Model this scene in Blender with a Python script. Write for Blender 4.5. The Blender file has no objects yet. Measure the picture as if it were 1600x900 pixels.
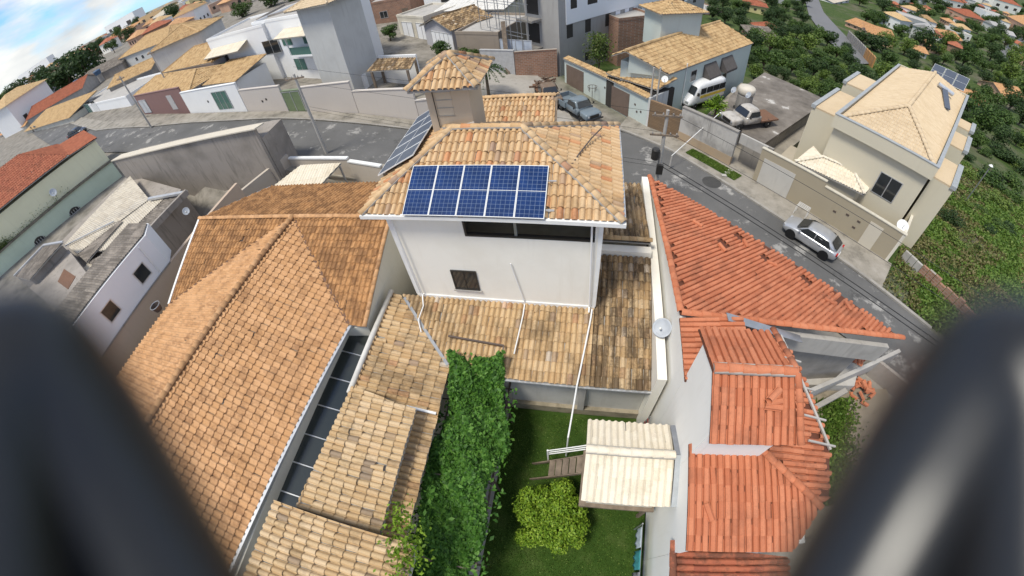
import bpy, bmesh, math, random
import numpy as np
from mathutils import Vector, Matrix
random.seed(7)
rng = np.random.default_rng(7)
sc = bpy.context.scene
COL = sc.collection
R = math.radians

# ------------------------------------------------------------------ camera
# fisheye action camera, 17.8 m above the lawn, pitched 50 degrees down
CAM_H = 17.8
FPX, KPX, NADX, NADY, YAW = 631.07, -0.069543, 866.27, 901.55, R(15.8)
def _lens(x, y):
    dx, dy = x - 800.0, y - 450.0
    r = math.hypot(dx, dy) + 1e-9
    t = r / FPX
    th = t * (1 + KPX * t * t)
    return Vector((math.sin(th) * dx / r, math.sin(th) * dy / r, math.cos(th)))
_up = -_lens(NADX, NADY)
_fw = (Vector((0, 0, 1)) - Vector((0, 0, 1)).dot(_up) * _up).normalized()
_rt = _fw.cross(_up)
if _rt.x < 0: _rt = -_rt
_c, _s = math.cos(YAW), math.sin(YAW)
def _world(v):
    a, b, c = v.dot(_rt), v.dot(_fw), v.dot(_up)
    return Vector((a * _c - b * _s, a * _s + b * _c, c))
def ray(px, py): return _world(_lens(px, py))
def W(px, py, z):                      # pixel -> point on the level z
    d = ray(px, py); t = (z - CAM_H) / d.z
    return Vector((d.x * t, d.y * t, z))
def WY(px, py, Y):                     # pixel -> point on the wall y = Y
    d = ray(px, py); t = Y / d.y
    return Vector((d.x * t, Y, CAM_H + d.z * t))
def WX(px, py, X):
    d = ray(px, py); t = X / d.x
    return Vector((X, d.y * t, CAM_H + d.z * t))
def sst(a, b, x):
    t = min(1, max(0, (x - a) / (b - a))); return t * t * (3 - 2 * t)
def ground(X, Y):                      # the lie of the land
    z = 3.0 * sst(2, -34, X) + 1.8 * sst(-25, -75, X) + 1.5 * sst(-70, -200, X)
    if X > -48: z *= 1 - .8 * (1 - sst(19.5, 23.0, Y)) * sst(-48, -40, X)      # the plots left of the main house lie lower than the street
    d = X * .766 + Y * .643 - 34
    if d > 0: z -= 33 * (1 - math.exp(-d * 0.145 / 33 * 1.25))
    return z
def WS(px, py, dz=0):                  # pixel -> point on the land
    d = ray(px, py); t = 5.0
    while t < 5000:
        if CAM_H + d.z * t < ground(d.x * t, d.y * t) + dz: break
        t *= 1.03
    a, b = t / 1.03, t
    for _ in range(22):
        m = (a + b) / 2
        if CAM_H + d.z * m < ground(d.x * m, d.y * m) + dz: b = m
        else: a = m
    return Vector((d.x * b, d.y * b, CAM_H + d.z * b))

cd = bpy.data.cameras.new('camera'); cam = bpy.data.objects.new('camera', cd); COL.objects.link(cam)
sc.camera = cam
cd.type = 'PANO'; cd.panorama_type = 'FISHEYE_LENS_POLYNOMIAL'
cd.sensor_fit = 'HORIZONTAL'; cd.sensor_width = 36.0
_f = FPX * 36.0 / 1600
cd.fisheye_fov = R(180)
cd.fisheye_polynomial_k0 = 0; cd.fisheye_polynomial_k1 = -1 / _f; cd.fisheye_polynomial_k2 = 0
cd.fisheye_polynomial_k3 = -KPX / _f ** 3; cd.fisheye_polynomial_k4 = 0
_M = Matrix((_world(Vector((1, 0, 0))), _world(Vector((0, -1, 0))), _world(Vector((0, 0, -1))))).transposed().to_4x4()
_M.translation = (0, 0, CAM_H); cam.matrix_world = _M
cd.clip_start = 0.01; cd.clip_end = 20000
cd.lens = 50; cd.dof.use_dof = True; cd.dof.focus_distance = 16.0; cd.dof.aperture_fstop = 4.5

# ------------------------------------------------------------------ sky and sun
SUN_EL, SUN_AZ = R(64), R(-135)         # azimuth from +Y towards +X
wd = bpy.data.worlds.new('World'); sc.world = wd; wd.use_nodes = True
nt = wd.node_tree; nd, lk = nt.nodes, nt.links
bg = nd['Background']; bg.inputs['Strength'].default_value = 0.12
sky = nd.new('ShaderNodeTexSky'); sky.sky_type = 'NISHITA'; sky.sun_disc = False
sky.sun_elevation = SUN_EL; sky.sun_rotation = SUN_AZ; sky.air_density = 0.8; sky.dust_density = 0.2; sky.ozone_density = 4.0
tc = nd.new('ShaderNodeTexCoord'); mp = nd.new('ShaderNodeMapping'); mp.inputs['Scale'].default_value = (1.0, 1.0, 3.6); mp.inputs['Location'].default_value = (.7, .3, .2)
lk.new(tc.outputs['Generated'], mp.inputs['Vector'])
n1 = nd.new('ShaderNodeTexNoise'); n1.inputs['Scale'].default_value = 3.1; n1.inputs['Detail'].default_value = 9; n1.inputs['Roughness'].default_value = .56
lk.new(mp.outputs[0], n1.inputs['Vector'])
r1 = nd.new('ShaderNodeValToRGB'); r1.color_ramp.elements[0].position = .42; r1.color_ramp.elements[1].position = .57
lk.new(n1.outputs['Fac'], r1.inputs[0])
n2 = nd.new('ShaderNodeTexNoise'); n2.inputs['Scale'].default_value = 5.5; n2.inputs['Detail'].default_value = 6
lk.new(mp.outputs[0], n2.inputs['Vector'])
r2 = nd.new('ShaderNodeValToRGB')
r2.color_ramp.elements[0].position = .36; r2.color_ramp.elements[0].color = (3.25, 3.45, 3.6, 1)
r2.color_ramp.elements[1].position = .62; r2.color_ramp.elements[1].color = (5.0, 5.0, 4.8, 1)
lk.new(n2.outputs['Fac'], r2.inputs[0])
blue = nd.new('ShaderNodeMix'); blue.data_type = 'RGBA'; blue.blend_type = 'MULTIPLY'; blue.inputs['Factor'].default_value = 1; blue.inputs['B'].default_value = (.47, .68, .92, 1)
lk.new(sky.outputs[0], blue.inputs['A'])
mx = nd.new('ShaderNodeMix'); mx.data_type = 'RGBA'
lk.new(r1.outputs[0], mx.inputs['Factor']); lk.new(blue.outputs['Result'], mx.inputs['A']); lk.new(r2.outputs[0], mx.inputs['B'])
lk.new(mx.outputs['Result'], bg.inputs['Color'])
sl = bpy.data.lights.new('sun', 'SUN'); sl.energy = 2.0; sl.angle = R(14); sl.color = (1, .945, .83)
so = bpy.data.objects.new('sun', sl); COL.objects.link(so)
_sd = Vector((math.sin(SUN_AZ) * math.cos(SUN_EL), math.cos(SUN_AZ) * math.cos(SUN_EL), math.sin(SUN_EL)))
so.rotation_euler = _sd.to_track_quat('Z', 'Y').to_euler(); so.location = _sd * 100
sc.view_settings.view_transform = 'Standard'; sc.view_settings.look = 'None'
sc.view_settings.gamma = 1; sc.view_settings.exposure = 0.84; sc.view_settings.use_curve_mapping = False
sc.render.engine = 'CYCLES'

# ------------------------------------------------------------------ helpers
PINV = {}
def adopt(o, parent):
    if parent is not None:
        o.parent = parent
        if parent in PINV: o.matrix_parent_inverse = PINV[parent]
    return o
def tag(o, label, cat=None, group=None):
    o['label'] = label
    if cat: o['category'] = cat
    if group: o['group'] = group
    return o
def thing(name, label, cat, loc=(0, 0, 0), rz=0.0, group=None):
    """an Empty at a thing's base; parts are given in world coordinates"""
    o = bpy.data.objects.new(name, None); COL.objects.link(o)
    o.empty_display_size = .3
    o.location = loc; o.rotation_euler = (0, 0, rz)
    PINV[o] = (Matrix.Translation(Vector(loc)) @ Matrix.Rotation(rz, 4, 'Z')).inverted()
    return tag(o, label, cat, group)
def struct(o, kind='structure', label=None):
    o['kind'] = kind
    if label: o['label'] = label
    return o
class MB:
    """collects geometry in world coordinates (optionally through a frame) and links it as one mesh"""
    def __init__(s, M=None): s.v = []; s.f = []; s.M = M
    def add(s, vs, fs):
        b = len(s.v)
        for p in vs:
            p = Vector(p); s.v.append(tuple(s.M @ p) if s.M else tuple(p))
        for f in fs: s.f.append(tuple(b + i for i in f))
        return s
    def box(s, x0, x1, y0, y1, z0, z1):
        return s.add([(x0,y0,z0),(x1,y0,z0),(x1,y1,z0),(x0,y1,z0),(x0,y0,z1),(x1,y0,z1),(x1,y1,z1),(x0,y1,z1)],
                     [(0,3,2,1),(4,5,6,7),(0,1,5,4),(1,2,6,5),(2,3,7,6),(3,0,4,7)])
    def obox(s, a, b, w, z0, z1):
        """upright slab from a to b (xy), w thick to the left of a->b; z may be pairs for sloping tops"""
        a, b = Vector(a[:2]), Vector(b[:2]); d = (b - a).normalized(); n = Vector((-d.y, d.x)) * w
        z0 = z0 if isinstance(z0, tuple) else (z0, z0); z1 = z1 if isinstance(z1, tuple) else (z1, z1)
        q = [a, b, b + n, a + n]; lo = (z0[0], z0[1], z0[1], z0[0]); hi = (z1[0], z1[1], z1[1], z1[0])
        return s.add([(p.x, p.y, z) for p, z in zip(q, lo)] + [(p.x, p.y, z) for p, z in zip(q, hi)],
                     [(0,3,2,1),(4,5,6,7),(0,1,5,4),(1,2,6,5),(2,3,7,6),(3,0,4,7)])
    def prism(s, pts, z0, z1):
        n = len(pts); zt = z1 if isinstance(z1, (list, tuple)) else [z1] * n; zb = z0 if isinstance(z0, (list, tuple)) else [z0] * n
        return s.add([(p[0], p[1], zb[i]) for i, p in enumerate(pts)] + [(p[0], p[1], zt[i]) for i, p in enumerate(pts)],
                     [tuple(range(n))[::-1], tuple(range(n, 2 * n))] + [(i, (i + 1) % n, n + (i + 1) % n, n + i) for i in range(n)])
    def slab(s, pts, t):
        """polygon in space thickened downwards by t"""
        n = len(pts); pts = [Vector(p) for p in pts]
        return s.add(pts + [p - Vector((0, 0, t)) for p in pts],
                     [tuple(range(n)), tuple(range(n, 2 * n))[::-1]] + [(i, n + i, n + (i + 1) % n, (i + 1) % n) for i in range(n)])
    def quad(s, *p): return s.add(p, [tuple(range(len(p)))])
    def bar(s, a, b, w, h=None):
        a, b = Vector(a), Vector(b); h = h or w; d = (b - a).normalized()
        x = d.cross(Vector((0, 0, 1)));
        if x.length < 1e-4: x = Vector((1, 0, 0))
        x.normalize(); y = x.cross(d); x *= w / 2; y *= h / 2
        v = [a - x - y, a + x - y, a + x + y, a - x + y, b - x - y, b + x - y, b + x + y, b - x + y]
        return s.add(v, [(0,1,2,3),(7,6,5,4),(0,4,5,1),(1,5,6,2),(2,6,7,3),(3,7,4,0)])
    def tube(s, pts, r, n=8, cap=True):
        pts = [Vector(p) for p in pts]; rs = r if isinstance(r, (list, tuple)) else [r] * len(pts)
        vs, fs = [], []; px = None
        for i, p in enumerate(pts):
            d = (pts[min(i + 1, len(pts) - 1)] - pts[max(i - 1, 0)]).normalized()
            if px is None:
                px = d.cross(Vector((0, 0, 1)))
                if px.length < 1e-3: px = Vector((1, 0, 0))
            x = (px - d * px.dot(d)).normalized(); px = x; y = d.cross(x)
            for k in range(n):
                a = 2 * math.pi * k / n; vs.append(p + (x * math.cos(a) + y * math.sin(a)) * rs[i])
        for i in range(len(pts) - 1):
            for k in range(n):
                k2 = (k + 1) % n; fs.append((i * n + k, i * n + k2, (i + 1) * n + k2, (i + 1) * n + k))
        if cap: fs += [tuple(range(n))[::-1], tuple(range((len(pts) - 1) * n, len(pts) * n))]
        return s.add(vs, fs)
    def lathe(s, c, prof, n=16, axis=Vector((0, 0, 1))):
        c = Vector(c); q = Vector((0, 0, 1)).rotation_difference(Vector(axis)); vs, fs = [], []
        for r, z in prof:
            for k in range(n):
                a = 2 * math.pi * k / n; vs.append(c + q @ Vector((r * math.cos(a), r * math.sin(a), z)))
        for i in range(len(prof) - 1):
            for k in range(n):
                k2 = (k + 1) % n; fs.append((i * n + k, i * n + k2, (i + 1) * n + k2, (i + 1) * n + k))
        fs += [tuple(range(n))[::-1], tuple(range((len(prof) - 1) * n, len(prof) * n))]
        return s.add(vs, fs)
    def ring(s, c, R_, r, n=20):
        c = Vector(c); return s.tube([c + Vector((R_ * math.cos(a), R_ * math.sin(a), 0)) for a in np.linspace(0, 2 * math.pi, n)], r, 6, False)
    def build(s, name, mat, parent=None, smooth=False, bevel=0):
        me = bpy.data.meshes.new(name); me.from_pydata(s.v, [], s.f); me.update()
        if mat: me.materials.append(mat)
        if smooth: me.shade_smooth()
        o = bpy.data.objects.new(name, me); COL.objects.link(o)
        if bevel:
            m = o.modifiers.new('edge', 'BEVEL'); m.width = bevel; m.segments = 2; m.limit_method = 'ANGLE'
        return adopt(o, parent)
def frame(A, B):
    """local x from A to B, y away to the left, z up, origin A"""
    a, b = Vector((A[0], A[1], 0)), Vector((B[0], B[1], 0)); rz = math.atan2(b.y - a.y, b.x - a.x)
    return Matrix.Translation((A[0], A[1], A[2] if len(A) > 2 else 0)) @ Matrix.Rotation(rz, 4, 'Z'), (b - a).length, rz

# ------------------------------------------------------------------ materials
def newmat(name):
    m = bpy.data.materials.new(name); m.use_nodes = True
    return m, m.node_tree.nodes, m.node_tree.links, m.node_tree.nodes['Principled BSDF']
def noise(nd, lk, scale, detail=4, rough=.55, src='Position', stretch=None):
    g = nd.new('ShaderNodeNewGeometry'); out = g.outputs['Position']
    if src == 'Object': out = nd.new('ShaderNodeTexCoord').outputs['Object']
    if stretch:
        mp = nd.new('ShaderNodeMapping'); mp.inputs['Scale'].default_value = stretch; lk.new(out, mp.inputs[0]); out = mp.outputs[0]
    n = nd.new('ShaderNodeTexNoise'); n.inputs['Scale'].default_value = scale; n.inputs['Detail'].default_value = detail; n.inputs['Roughness'].default_value = rough
    lk.new(out, n.inputs['Vector']); return n.outputs['Fac']
def ramp(nd, lk, fac, stops):
    r = nd.new('ShaderNodeValToRGB'); e = r.color_ramp.elements
    while len(e) < len(stops): e.new(.5)
    for el, (p, c) in zip(e, stops):
        el.position = p; el.color = (c, c, c, 1) if isinstance(c, (int, float)) else (*c, 1)
    lk.new(fac, r.inputs[0]); return r.outputs[0]
def mix(nd, lk, fac, a, b, mode='MIX'):
    m = nd.new('ShaderNodeMix'); m.data_type = 'RGBA'; m.blend_type = mode
    for s, v in (('Factor', fac), ('A', a), ('B', b)):
        if isinstance(v, (int, float)): m.inputs[s].default_value = v if s == 'Factor' else (v, v, v, 1)
        elif isinstance(v, tuple): m.inputs[s].default_value = (*v, 1)
        else: lk.new(v, m.inputs[s])
    return m.outputs['Result']
def bump(nd, lk, bs, h, strength=.3, dist=.02):
    b = nd.new('ShaderNodeBump'); b.inputs['Strength'].default_value = strength; b.inputs['Distance'].default_value = dist
    lk.new(h, b.inputs['Height']); lk.new(b.outputs[0], bs.inputs['Normal'])
_MC = {}
def plain(name, col, rough=.6, metal=0.0, var=.12, scale=3.0, spec=.4):
    if name in _MC: return _MC[name]
    m, nd, lk, bs = newmat(name)
    f = noise(nd, lk, scale, 5)
    c = mix(nd, lk, ramp(nd, lk, f, [(.35, 0), (.7, 1)]), tuple(x * (1 - var) for x in col), tuple(min(1, x * (1 + var * .6)) for x in col))
    lk.new(c, bs.inputs['Base Color']); bs.inputs['Roughness'].default_value = rough; bs.inputs['Metallic'].default_value = metal
    bs.inputs['Specular IOR Level'].default_value = spec
    _MC[name] = m; return m
def plaster(name, col, dirt=.35, dirtcol=(.16, .14, .12), scale=.5, streak=True, bumps=.25):
    """painted render with rain streaks and grime patches"""
    if name in _MC: return _MC[name]
    m, nd, lk, bs = newmat(name)
    f1 = noise(nd, lk, scale, 7, .62); f2 = noise(nd, lk, 2.2, 5, .6, stretch=(1.4, 1.4, .16) if streak else None)
    k1 = ramp(nd, lk, f1, [(.46, 0), (.76, 1)]); k2 = ramp(nd, lk, f2, [(.52, 0), (.75, 1)])
    mm = nd.new('ShaderNodeMath'); mm.operation = 'MULTIPLY'; mm.inputs[1].default_value = dirt
    ad = nd.new('ShaderNodeMath'); ad.operation = 'MAXIMUM'; lk.new(k1, ad.inputs[0]); lk.new(k2, ad.inputs[1]); lk.new(ad.outputs[0], mm.inputs[0])
    c = mix(nd, lk, mm.outputs[0], col, dirtcol)
    f3 = noise(nd, lk, 9, 3); c = mix(nd, lk, ramp(nd, lk, f3, [(.3, .93), (.7, 1.0)]), (0, 0, 0), c) if False else c
    lk.new(c, bs.inputs['Base Color']); bs.inputs['Roughness'].default_value = .85; bs.inputs['Specular IOR Level'].default_value = .25
    bump(nd, lk, bs, noise(nd, lk, 40, 3), bumps, .004)
    _MC[name] = m; return m
def tile_mat(name, stops, stain=(.05, .035, .025), amount=.5, sscale=1.3, lo=.5, hi=.66, rough=.85, streak=None):
    """fired roof tile: every tile its own tone, lichen and soot patches over it"""
    m, nd, lk, bs = newmat(name)
    oi = nd.new('ShaderNodeObjectInfo'); ge = nd.new('ShaderNodeNewGeometry')
    a = nd.new('ShaderNodeMath'); a.operation = 'ADD'; lk.new(oi.outputs['Random'], a.inputs[0]); lk.new(ge.outputs['Random Per Island'], a.inputs[1])
    fr = nd.new('ShaderNodeMath'); fr.operation = 'FRACT'; lk.new(a.outputs[0], fr.inputs[0])
    c = ramp(nd, lk, fr.outputs[0], stops)
    f = noise(nd, lk, sscale, 8, .68, stretch=streak); fine = noise(nd, lk, 9, 4, .7)
    mm = nd.new('ShaderNodeMath'); mm.operation = 'MULTIPLY_ADD'; mm.inputs[1].default_value = .35; lk.new(fine, mm.inputs[0])
    sb = nd.new('ShaderNodeMath'); sb.operation = 'ADD'; sb.inputs[1].default_value = -.175; lk.new(f, sb.inputs[0]); lk.new(sb.outputs[0], mm.inputs[2])
    # some tiles hold more lichen than their neighbours
    m3 = nd.new('ShaderNodeMath'); m3.operation = 'MULTIPLY'; m3.inputs[1].default_value = 7.31; lk.new(fr.outputs[0], m3.inputs[0])
    f3 = nd.new('ShaderNodeMath'); f3.operation = 'FRACT'; lk.new(m3.outputs[0], f3.inputs[0])
    m4 = nd.new('ShaderNodeMath'); m4.operation = 'MULTIPLY_ADD'; m4.inputs[1].default_value = .12; lk.new(f3.outputs[0], m4.inputs[0]); lk.new(mm.outputs[0], m4.inputs[2])
    k = ramp(nd, lk, m4.outputs[0], [(lo, 0), (hi, amount)])
    c = mix(nd, lk, k, c, stain)
    c = mix(nd, lk, ramp(nd, lk, noise(nd, lk, 26, 3), [(.3, .0), (.75, .28)]), c, tuple(x * .45 for x in stops[len(stops) // 2][1]))
    lk.new(c, bs.inputs['Base Color']); bs.inputs['Roughness'].default_value = rough; bs.inputs['Specular IOR Level'].default_value = .2
    bump(nd, lk, bs, fine, .35, .006)
    return m
def glass_mat(name, col, rough=.08):
    if name in _MC: return _MC[name]
    m, nd, lk, bs = newmat(name); bs.inputs['Base Color'].default_value = (*col, 1); bs.inputs['Roughness'].default_value = rough
    bs.inputs['Specular IOR Level'].default_value = .7; _MC[name] = m; return m
def leaf_mat(name, cols, rough=.55, trans=.25):
    m, nd, lk, bs = newmat(name)
    ge = nd.new('ShaderNodeNewGeometry'); oi = nd.new('ShaderNodeObjectInfo')
    a = nd.new('ShaderNodeMath'); a.operation = 'MULTIPLY_ADD'; a.inputs[1].default_value = .35; lk.new(oi.outputs['Random'], a.inputs[0]); lk.new(ge.outputs['Random Per Island'], a.inputs[2])
    b = nd.new('ShaderNodeMath'); b.operation = 'MULTIPLY'; b.inputs[1].default_value = 1 / 1.35; lk.new(a.outputs[0], b.inputs[0])
    c = ramp(nd, lk, b.outputs[0], [(i / (len(cols) - 1), x) for i, x in enumerate(cols)])
    lk.new(c, bs.inputs['Base Color']); bs.inputs['Roughness'].default_value = rough; bs.inputs['Specular IOR Level'].default_value = .3
    tr = nd.new('ShaderNodeBsdfTranslucent'); lk.new(c, tr.inputs[0]); ms = nd.new('ShaderNodeMixShader'); ms.inputs[0].default_value = trans
    lk.new(bs.outputs[0], ms.inputs[1]); lk.new(tr.outputs[0], ms.inputs[2]); lk.new(ms.outputs[0], nd['Material Output'].inputs[0])
    return m
def brick_mat(name, col, mortar=(.35, .31, .27), w=.4, h=.2, rot=0.0):
    """hollow-block wall too far off to pick the blocks apart"""
    m, nd, lk, bs = newmat(name); ge = nd.new('ShaderNodeNewGeometry'); sx = nd.new('ShaderNodeSeparateXYZ'); lk.new(ge.outputs['Position'], sx.inputs[0])
    ad = nd.new('ShaderNodeMath'); ad.operation = 'SUBTRACT'; lk.new(sx.outputs[0], ad.inputs[0]); lk.new(sx.outputs[1], ad.inputs[1])
    cb = nd.new('ShaderNodeCombineXYZ'); lk.new(ad.outputs[0], cb.inputs[0]); lk.new(sx.outputs[2], cb.inputs[1])
    b = nd.new('ShaderNodeTexBrick'); b.inputs['Scale'].default_value = 1; b.inputs['Brick Width'].default_value = w; b.inputs['Row Height'].default_value = h
    b.inputs['Mortar Size'].default_value = .014; b.inputs['Color1'].default_value = (*col, 1); b.inputs['Color2'].default_value = (*[x * .75 for x in col], 1); b.inputs['Mortar'].default_value = (*mortar, 1)
    lk.new(cb.outputs[0], b.inputs[0])
    c = mix(nd, lk, ramp(nd, lk, noise(nd, lk, .8, 6), [(.45, 0), (.75, .45)]), b.outputs[0], (.12, .1, .08))
    lk.new(c, bs.inputs['Base Color']); bs.inputs['Roughness'].default_value = .9; return m

T_TAN = tile_mat('tan clay tile', [(0, (.54, .35, .18)), (.3, (.61, .42, .235)), (.62, (.66, .475, .28)), (.87, (.58, .385, .20)), (.91, (.60, .30, .15)), (.955, (.58, .27, .13)), (.975, (.34, .24, .18)), (1, (.46, .32, .20))], amount=.40, sscale=.8, lo=.55, hi=.75)
T_LOW = tile_mat('weathered tan clay tile', [(0, (.49, .325, .165)), (.35, (.56, .395, .215)), (.66, (.60, .44, .26)), (.92, (.51, .34, .175)), (.955, (.55, .31, .17)), (.965, (.68, .61, .50)), (.975, (.34, .25, .18)), (1, (.46, .33, .20))], stain=(.10, .07, .04), amount=.65, sscale=.6, lo=.50, hi=.72)
T_MOSS = tile_mat('black lichened tan tile', [(0, (.40, .26, .13)), (.4, (.50, .35, .19)), (.75, (.55, .41, .25)), (.93, (.42, .27, .15)), (.955, (.68, .57, .44)), (1, (.40, .28, .17))], stain=(.05, .034, .022), amount=.82, sscale=1.0, lo=.45, hi=.62, streak=(2.2, .35, 1))
T_ORANGE = tile_mat('orange concrete tile', [(0, (.54, .30, .14)), (.4, (.585, .335, .165)), (.8, (.63, .37, .19)), (1, (.51, .28, .13))], stain=(.20, .095, .045), amount=.62, sscale=1.5, lo=.52, hi=.74)
T_RUST = tile_mat('sooty orange concrete tile', [(0, (.46, .24, .10)), (.5, (.53, .285, .125)), (1, (.43, .22, .09))], stain=(.14, .07, .035), amount=.72, sscale=1.5, lo=.45, hi=.64)
T_RED = tile_mat('red clay tile', [(0, (.48, .160, .080)), (.4, (.54, .192, .098)), (.8, (.59, .225, .12)), (1, (.45, .145, .072))], stain=(.20, .08, .05), amount=.6, sscale=.7, lo=.55, hi=.8)
T_REDDARK = tile_mat('weathered red clay tile', [(0, (.36, .11, .06)), (.5, (.46, .15, .08)), (1, (.30, .09, .055))], stain=(.09, .05, .035), amount=.8, sscale=1.2, lo=.47, hi=.64)
T_CREAM = tile_mat('cream tile', [(0, (.70, .62, .48)), (.5, (.77, .70, .57)), (1, (.73, .65, .51))], stain=(.38, .27, .15), amount=.4, sscale=.9, lo=.58, hi=.8)
T_BEIGE = tile_mat('pale beige tile', [(0, (.60, .47, .31)), (.5, (.65, .52, .355)), (1, (.58, .45, .295))], stain=(.4, .28, .16), amount=.3, sscale=.5, lo=.56, hi=.8)
T_STRAW = tile_mat('straw coloured tile', [(0, (.50, .34, .17)), (.5, (.58, .41, .22)), (.9, (.50, .33, .165)), (1, (.38, .24, .12))], stain=(.22, .13, .06), amount=.6, sscale=1.4, lo=.52, hi=.7)
M_CREAMWALL = plaster('cream wall paint', (.82, .79, .715), .3, (.62, .57, .48), .6)
M_CREAMDIRT = plaster('stained cream wall', (.66, .62, .53), .45, (.30, .25, .18), .6)
M_WHITEWALL = plaster('white wall paint', (.81, .81, .80), .12, (.45, .43, .41), .4)
M_WHITE = plain('white paint', (.78, .78, .76), .5, var=.06)
M_MORTAR = plaster('grey mortar', (.36, .34, .31), .5, (.14, .13, .12), 3, False)
M_CONC = plaster('raw concrete', (.30, .28, .255), .6, (.09, .085, .08), .5)
M_CONCL = plaster('pale concrete', (.42, .40, .37), .5, (.2, .19, .17), .7)
M_GREYR = plaster('grey render', (.33, .295, .26), .7, (.11, .10, .085), .3)
M_DARK = plain('dark frame', (.03, .028, .026), .4)
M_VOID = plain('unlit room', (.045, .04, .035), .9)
M_GLASS = glass_mat('dark window glass', (.025, .028, .03))
M_GREENGL = glass_mat('green tinted glass', (.07, .16, .13), .12)
M_STEEL = plain('galvanised steel', (.42, .43, .44), .4, .7)
M_ALU = plain('aluminium', (.62, .63, .64), .35, .6)
M_IRON = plain('brown iron tube', (.13, .1, .085), .6, .3)
M_PVC = plain('white pipe', (.76, .76, .75), .4, var=.04)
M_BLACK = plain('black rubber', (.012, .012, .013), .45)
M_TYRE = plain('tyre rubber', (.018, .018, .018), .8)
M_WOOD = plain('weathered wood', (.20, .155, .115), .8, var=.3)
M_BARK = plain('bark', (.12, .09, .065), .9, var=.4, scale=8)
M_FLASH = plain('pale blue metal flashing', (.33, .35, .36), .6, 0)

# ------------------------------------------------------------------ roof tiles
PROF = {  # pitch, exposed length, rise, thickness, outline across the tile
 'barrel': (.235, .43, .085, .036, [(-.5, -.25), (-.40, -.25), (-.35, .35), (-.2, .87), (0, 1), (.2, .87), (.35, .35), (.40, -.25), (.5, -.25)]),
 'roman':  (.255, .36, .075, .042, [(-.5, .1), (-.2, 0), (-.04, .12), (.08, .75), (.22, 1), (.36, .75), (.45, .15), (.5, .1)]),
 'plan':   (.205, .46, .075, .012, [(-.5, -.5), (-.40, -.5), (-.36, .45), (-.16, .92), (.16, .92), (.36, .45), (.40, -.5), (.5, -.5)]),
 'wave':   (.24, .95, .045, .014, [(-.5, 0), (-.3, .25), (-.15, .8), (0, 1), (.15, .8), (.3, .25), (.5, 0)]),
 'ripple': (.215, .40, .062, .018, [(-.5, 0), (-.3, .2), (-.17, .8), (0, 1), (.17, .8), (.3, .2), (.5, 0)]),
 'corr':   (.18, 1.8, .05, .010, [(-.5, 0), (-.25, .5), (0, 1), (.25, .5), (.5, 0)]),
 'far':    (.30, .42, .075, .035, [(-.5, 0), (-.3, 0), (0, 1), (.3, 0), (.5, 0)]),
}
_TM = {}
def tile_arrays(kind):
    p, L, h, t, pr = PROF[kind]; n = len(pr); v = []
    taper = .93 if kind == 'barrel' else 1.0
    for x, z in pr: v.append((x * p, -.015, z * h + t))
    for x, z in pr: v.append((x * p * taper, L + .02, z * h * .92))
    for x, z in pr: v.append((x * p, -.015, z * h + t))            # the lip has its own points so that its edge stays crisp
    for x, z in pr: v.append((x * p, -.010, z * h + t - .028 - .3 * t))
    f = [(i, i + 1, n + i + 1, n + i) for i in range(n - 1)] + [(3 * n + i, 3 * n + i + 1, 2 * n + i + 1, 2 * n + i) for i in range(n - 1)]
    return np.array(v), f
def tile_mesh(kind, mat):
    k = (kind, mat.name)
    if k not in _TM:
        v, f = tile_arrays(kind); me = bpy.data.meshes.new('roof_tile'); me.from_pydata(v.tolist(), [], f); me.materials.append(mat)
        if kind != 'plan': me.shade_smooth()
        _TM[k] = me
    return _TM[k]
def inside(poly, x, y, eps=0):
    for i in range(len(poly)):
        ax, ay = poly[i]; bx, by = poly[(i + 1) % len(poly)]
        if (bx - ax) * (y - ay) - (by - ay) * (x - ax) < eps: return False
    return True
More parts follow.
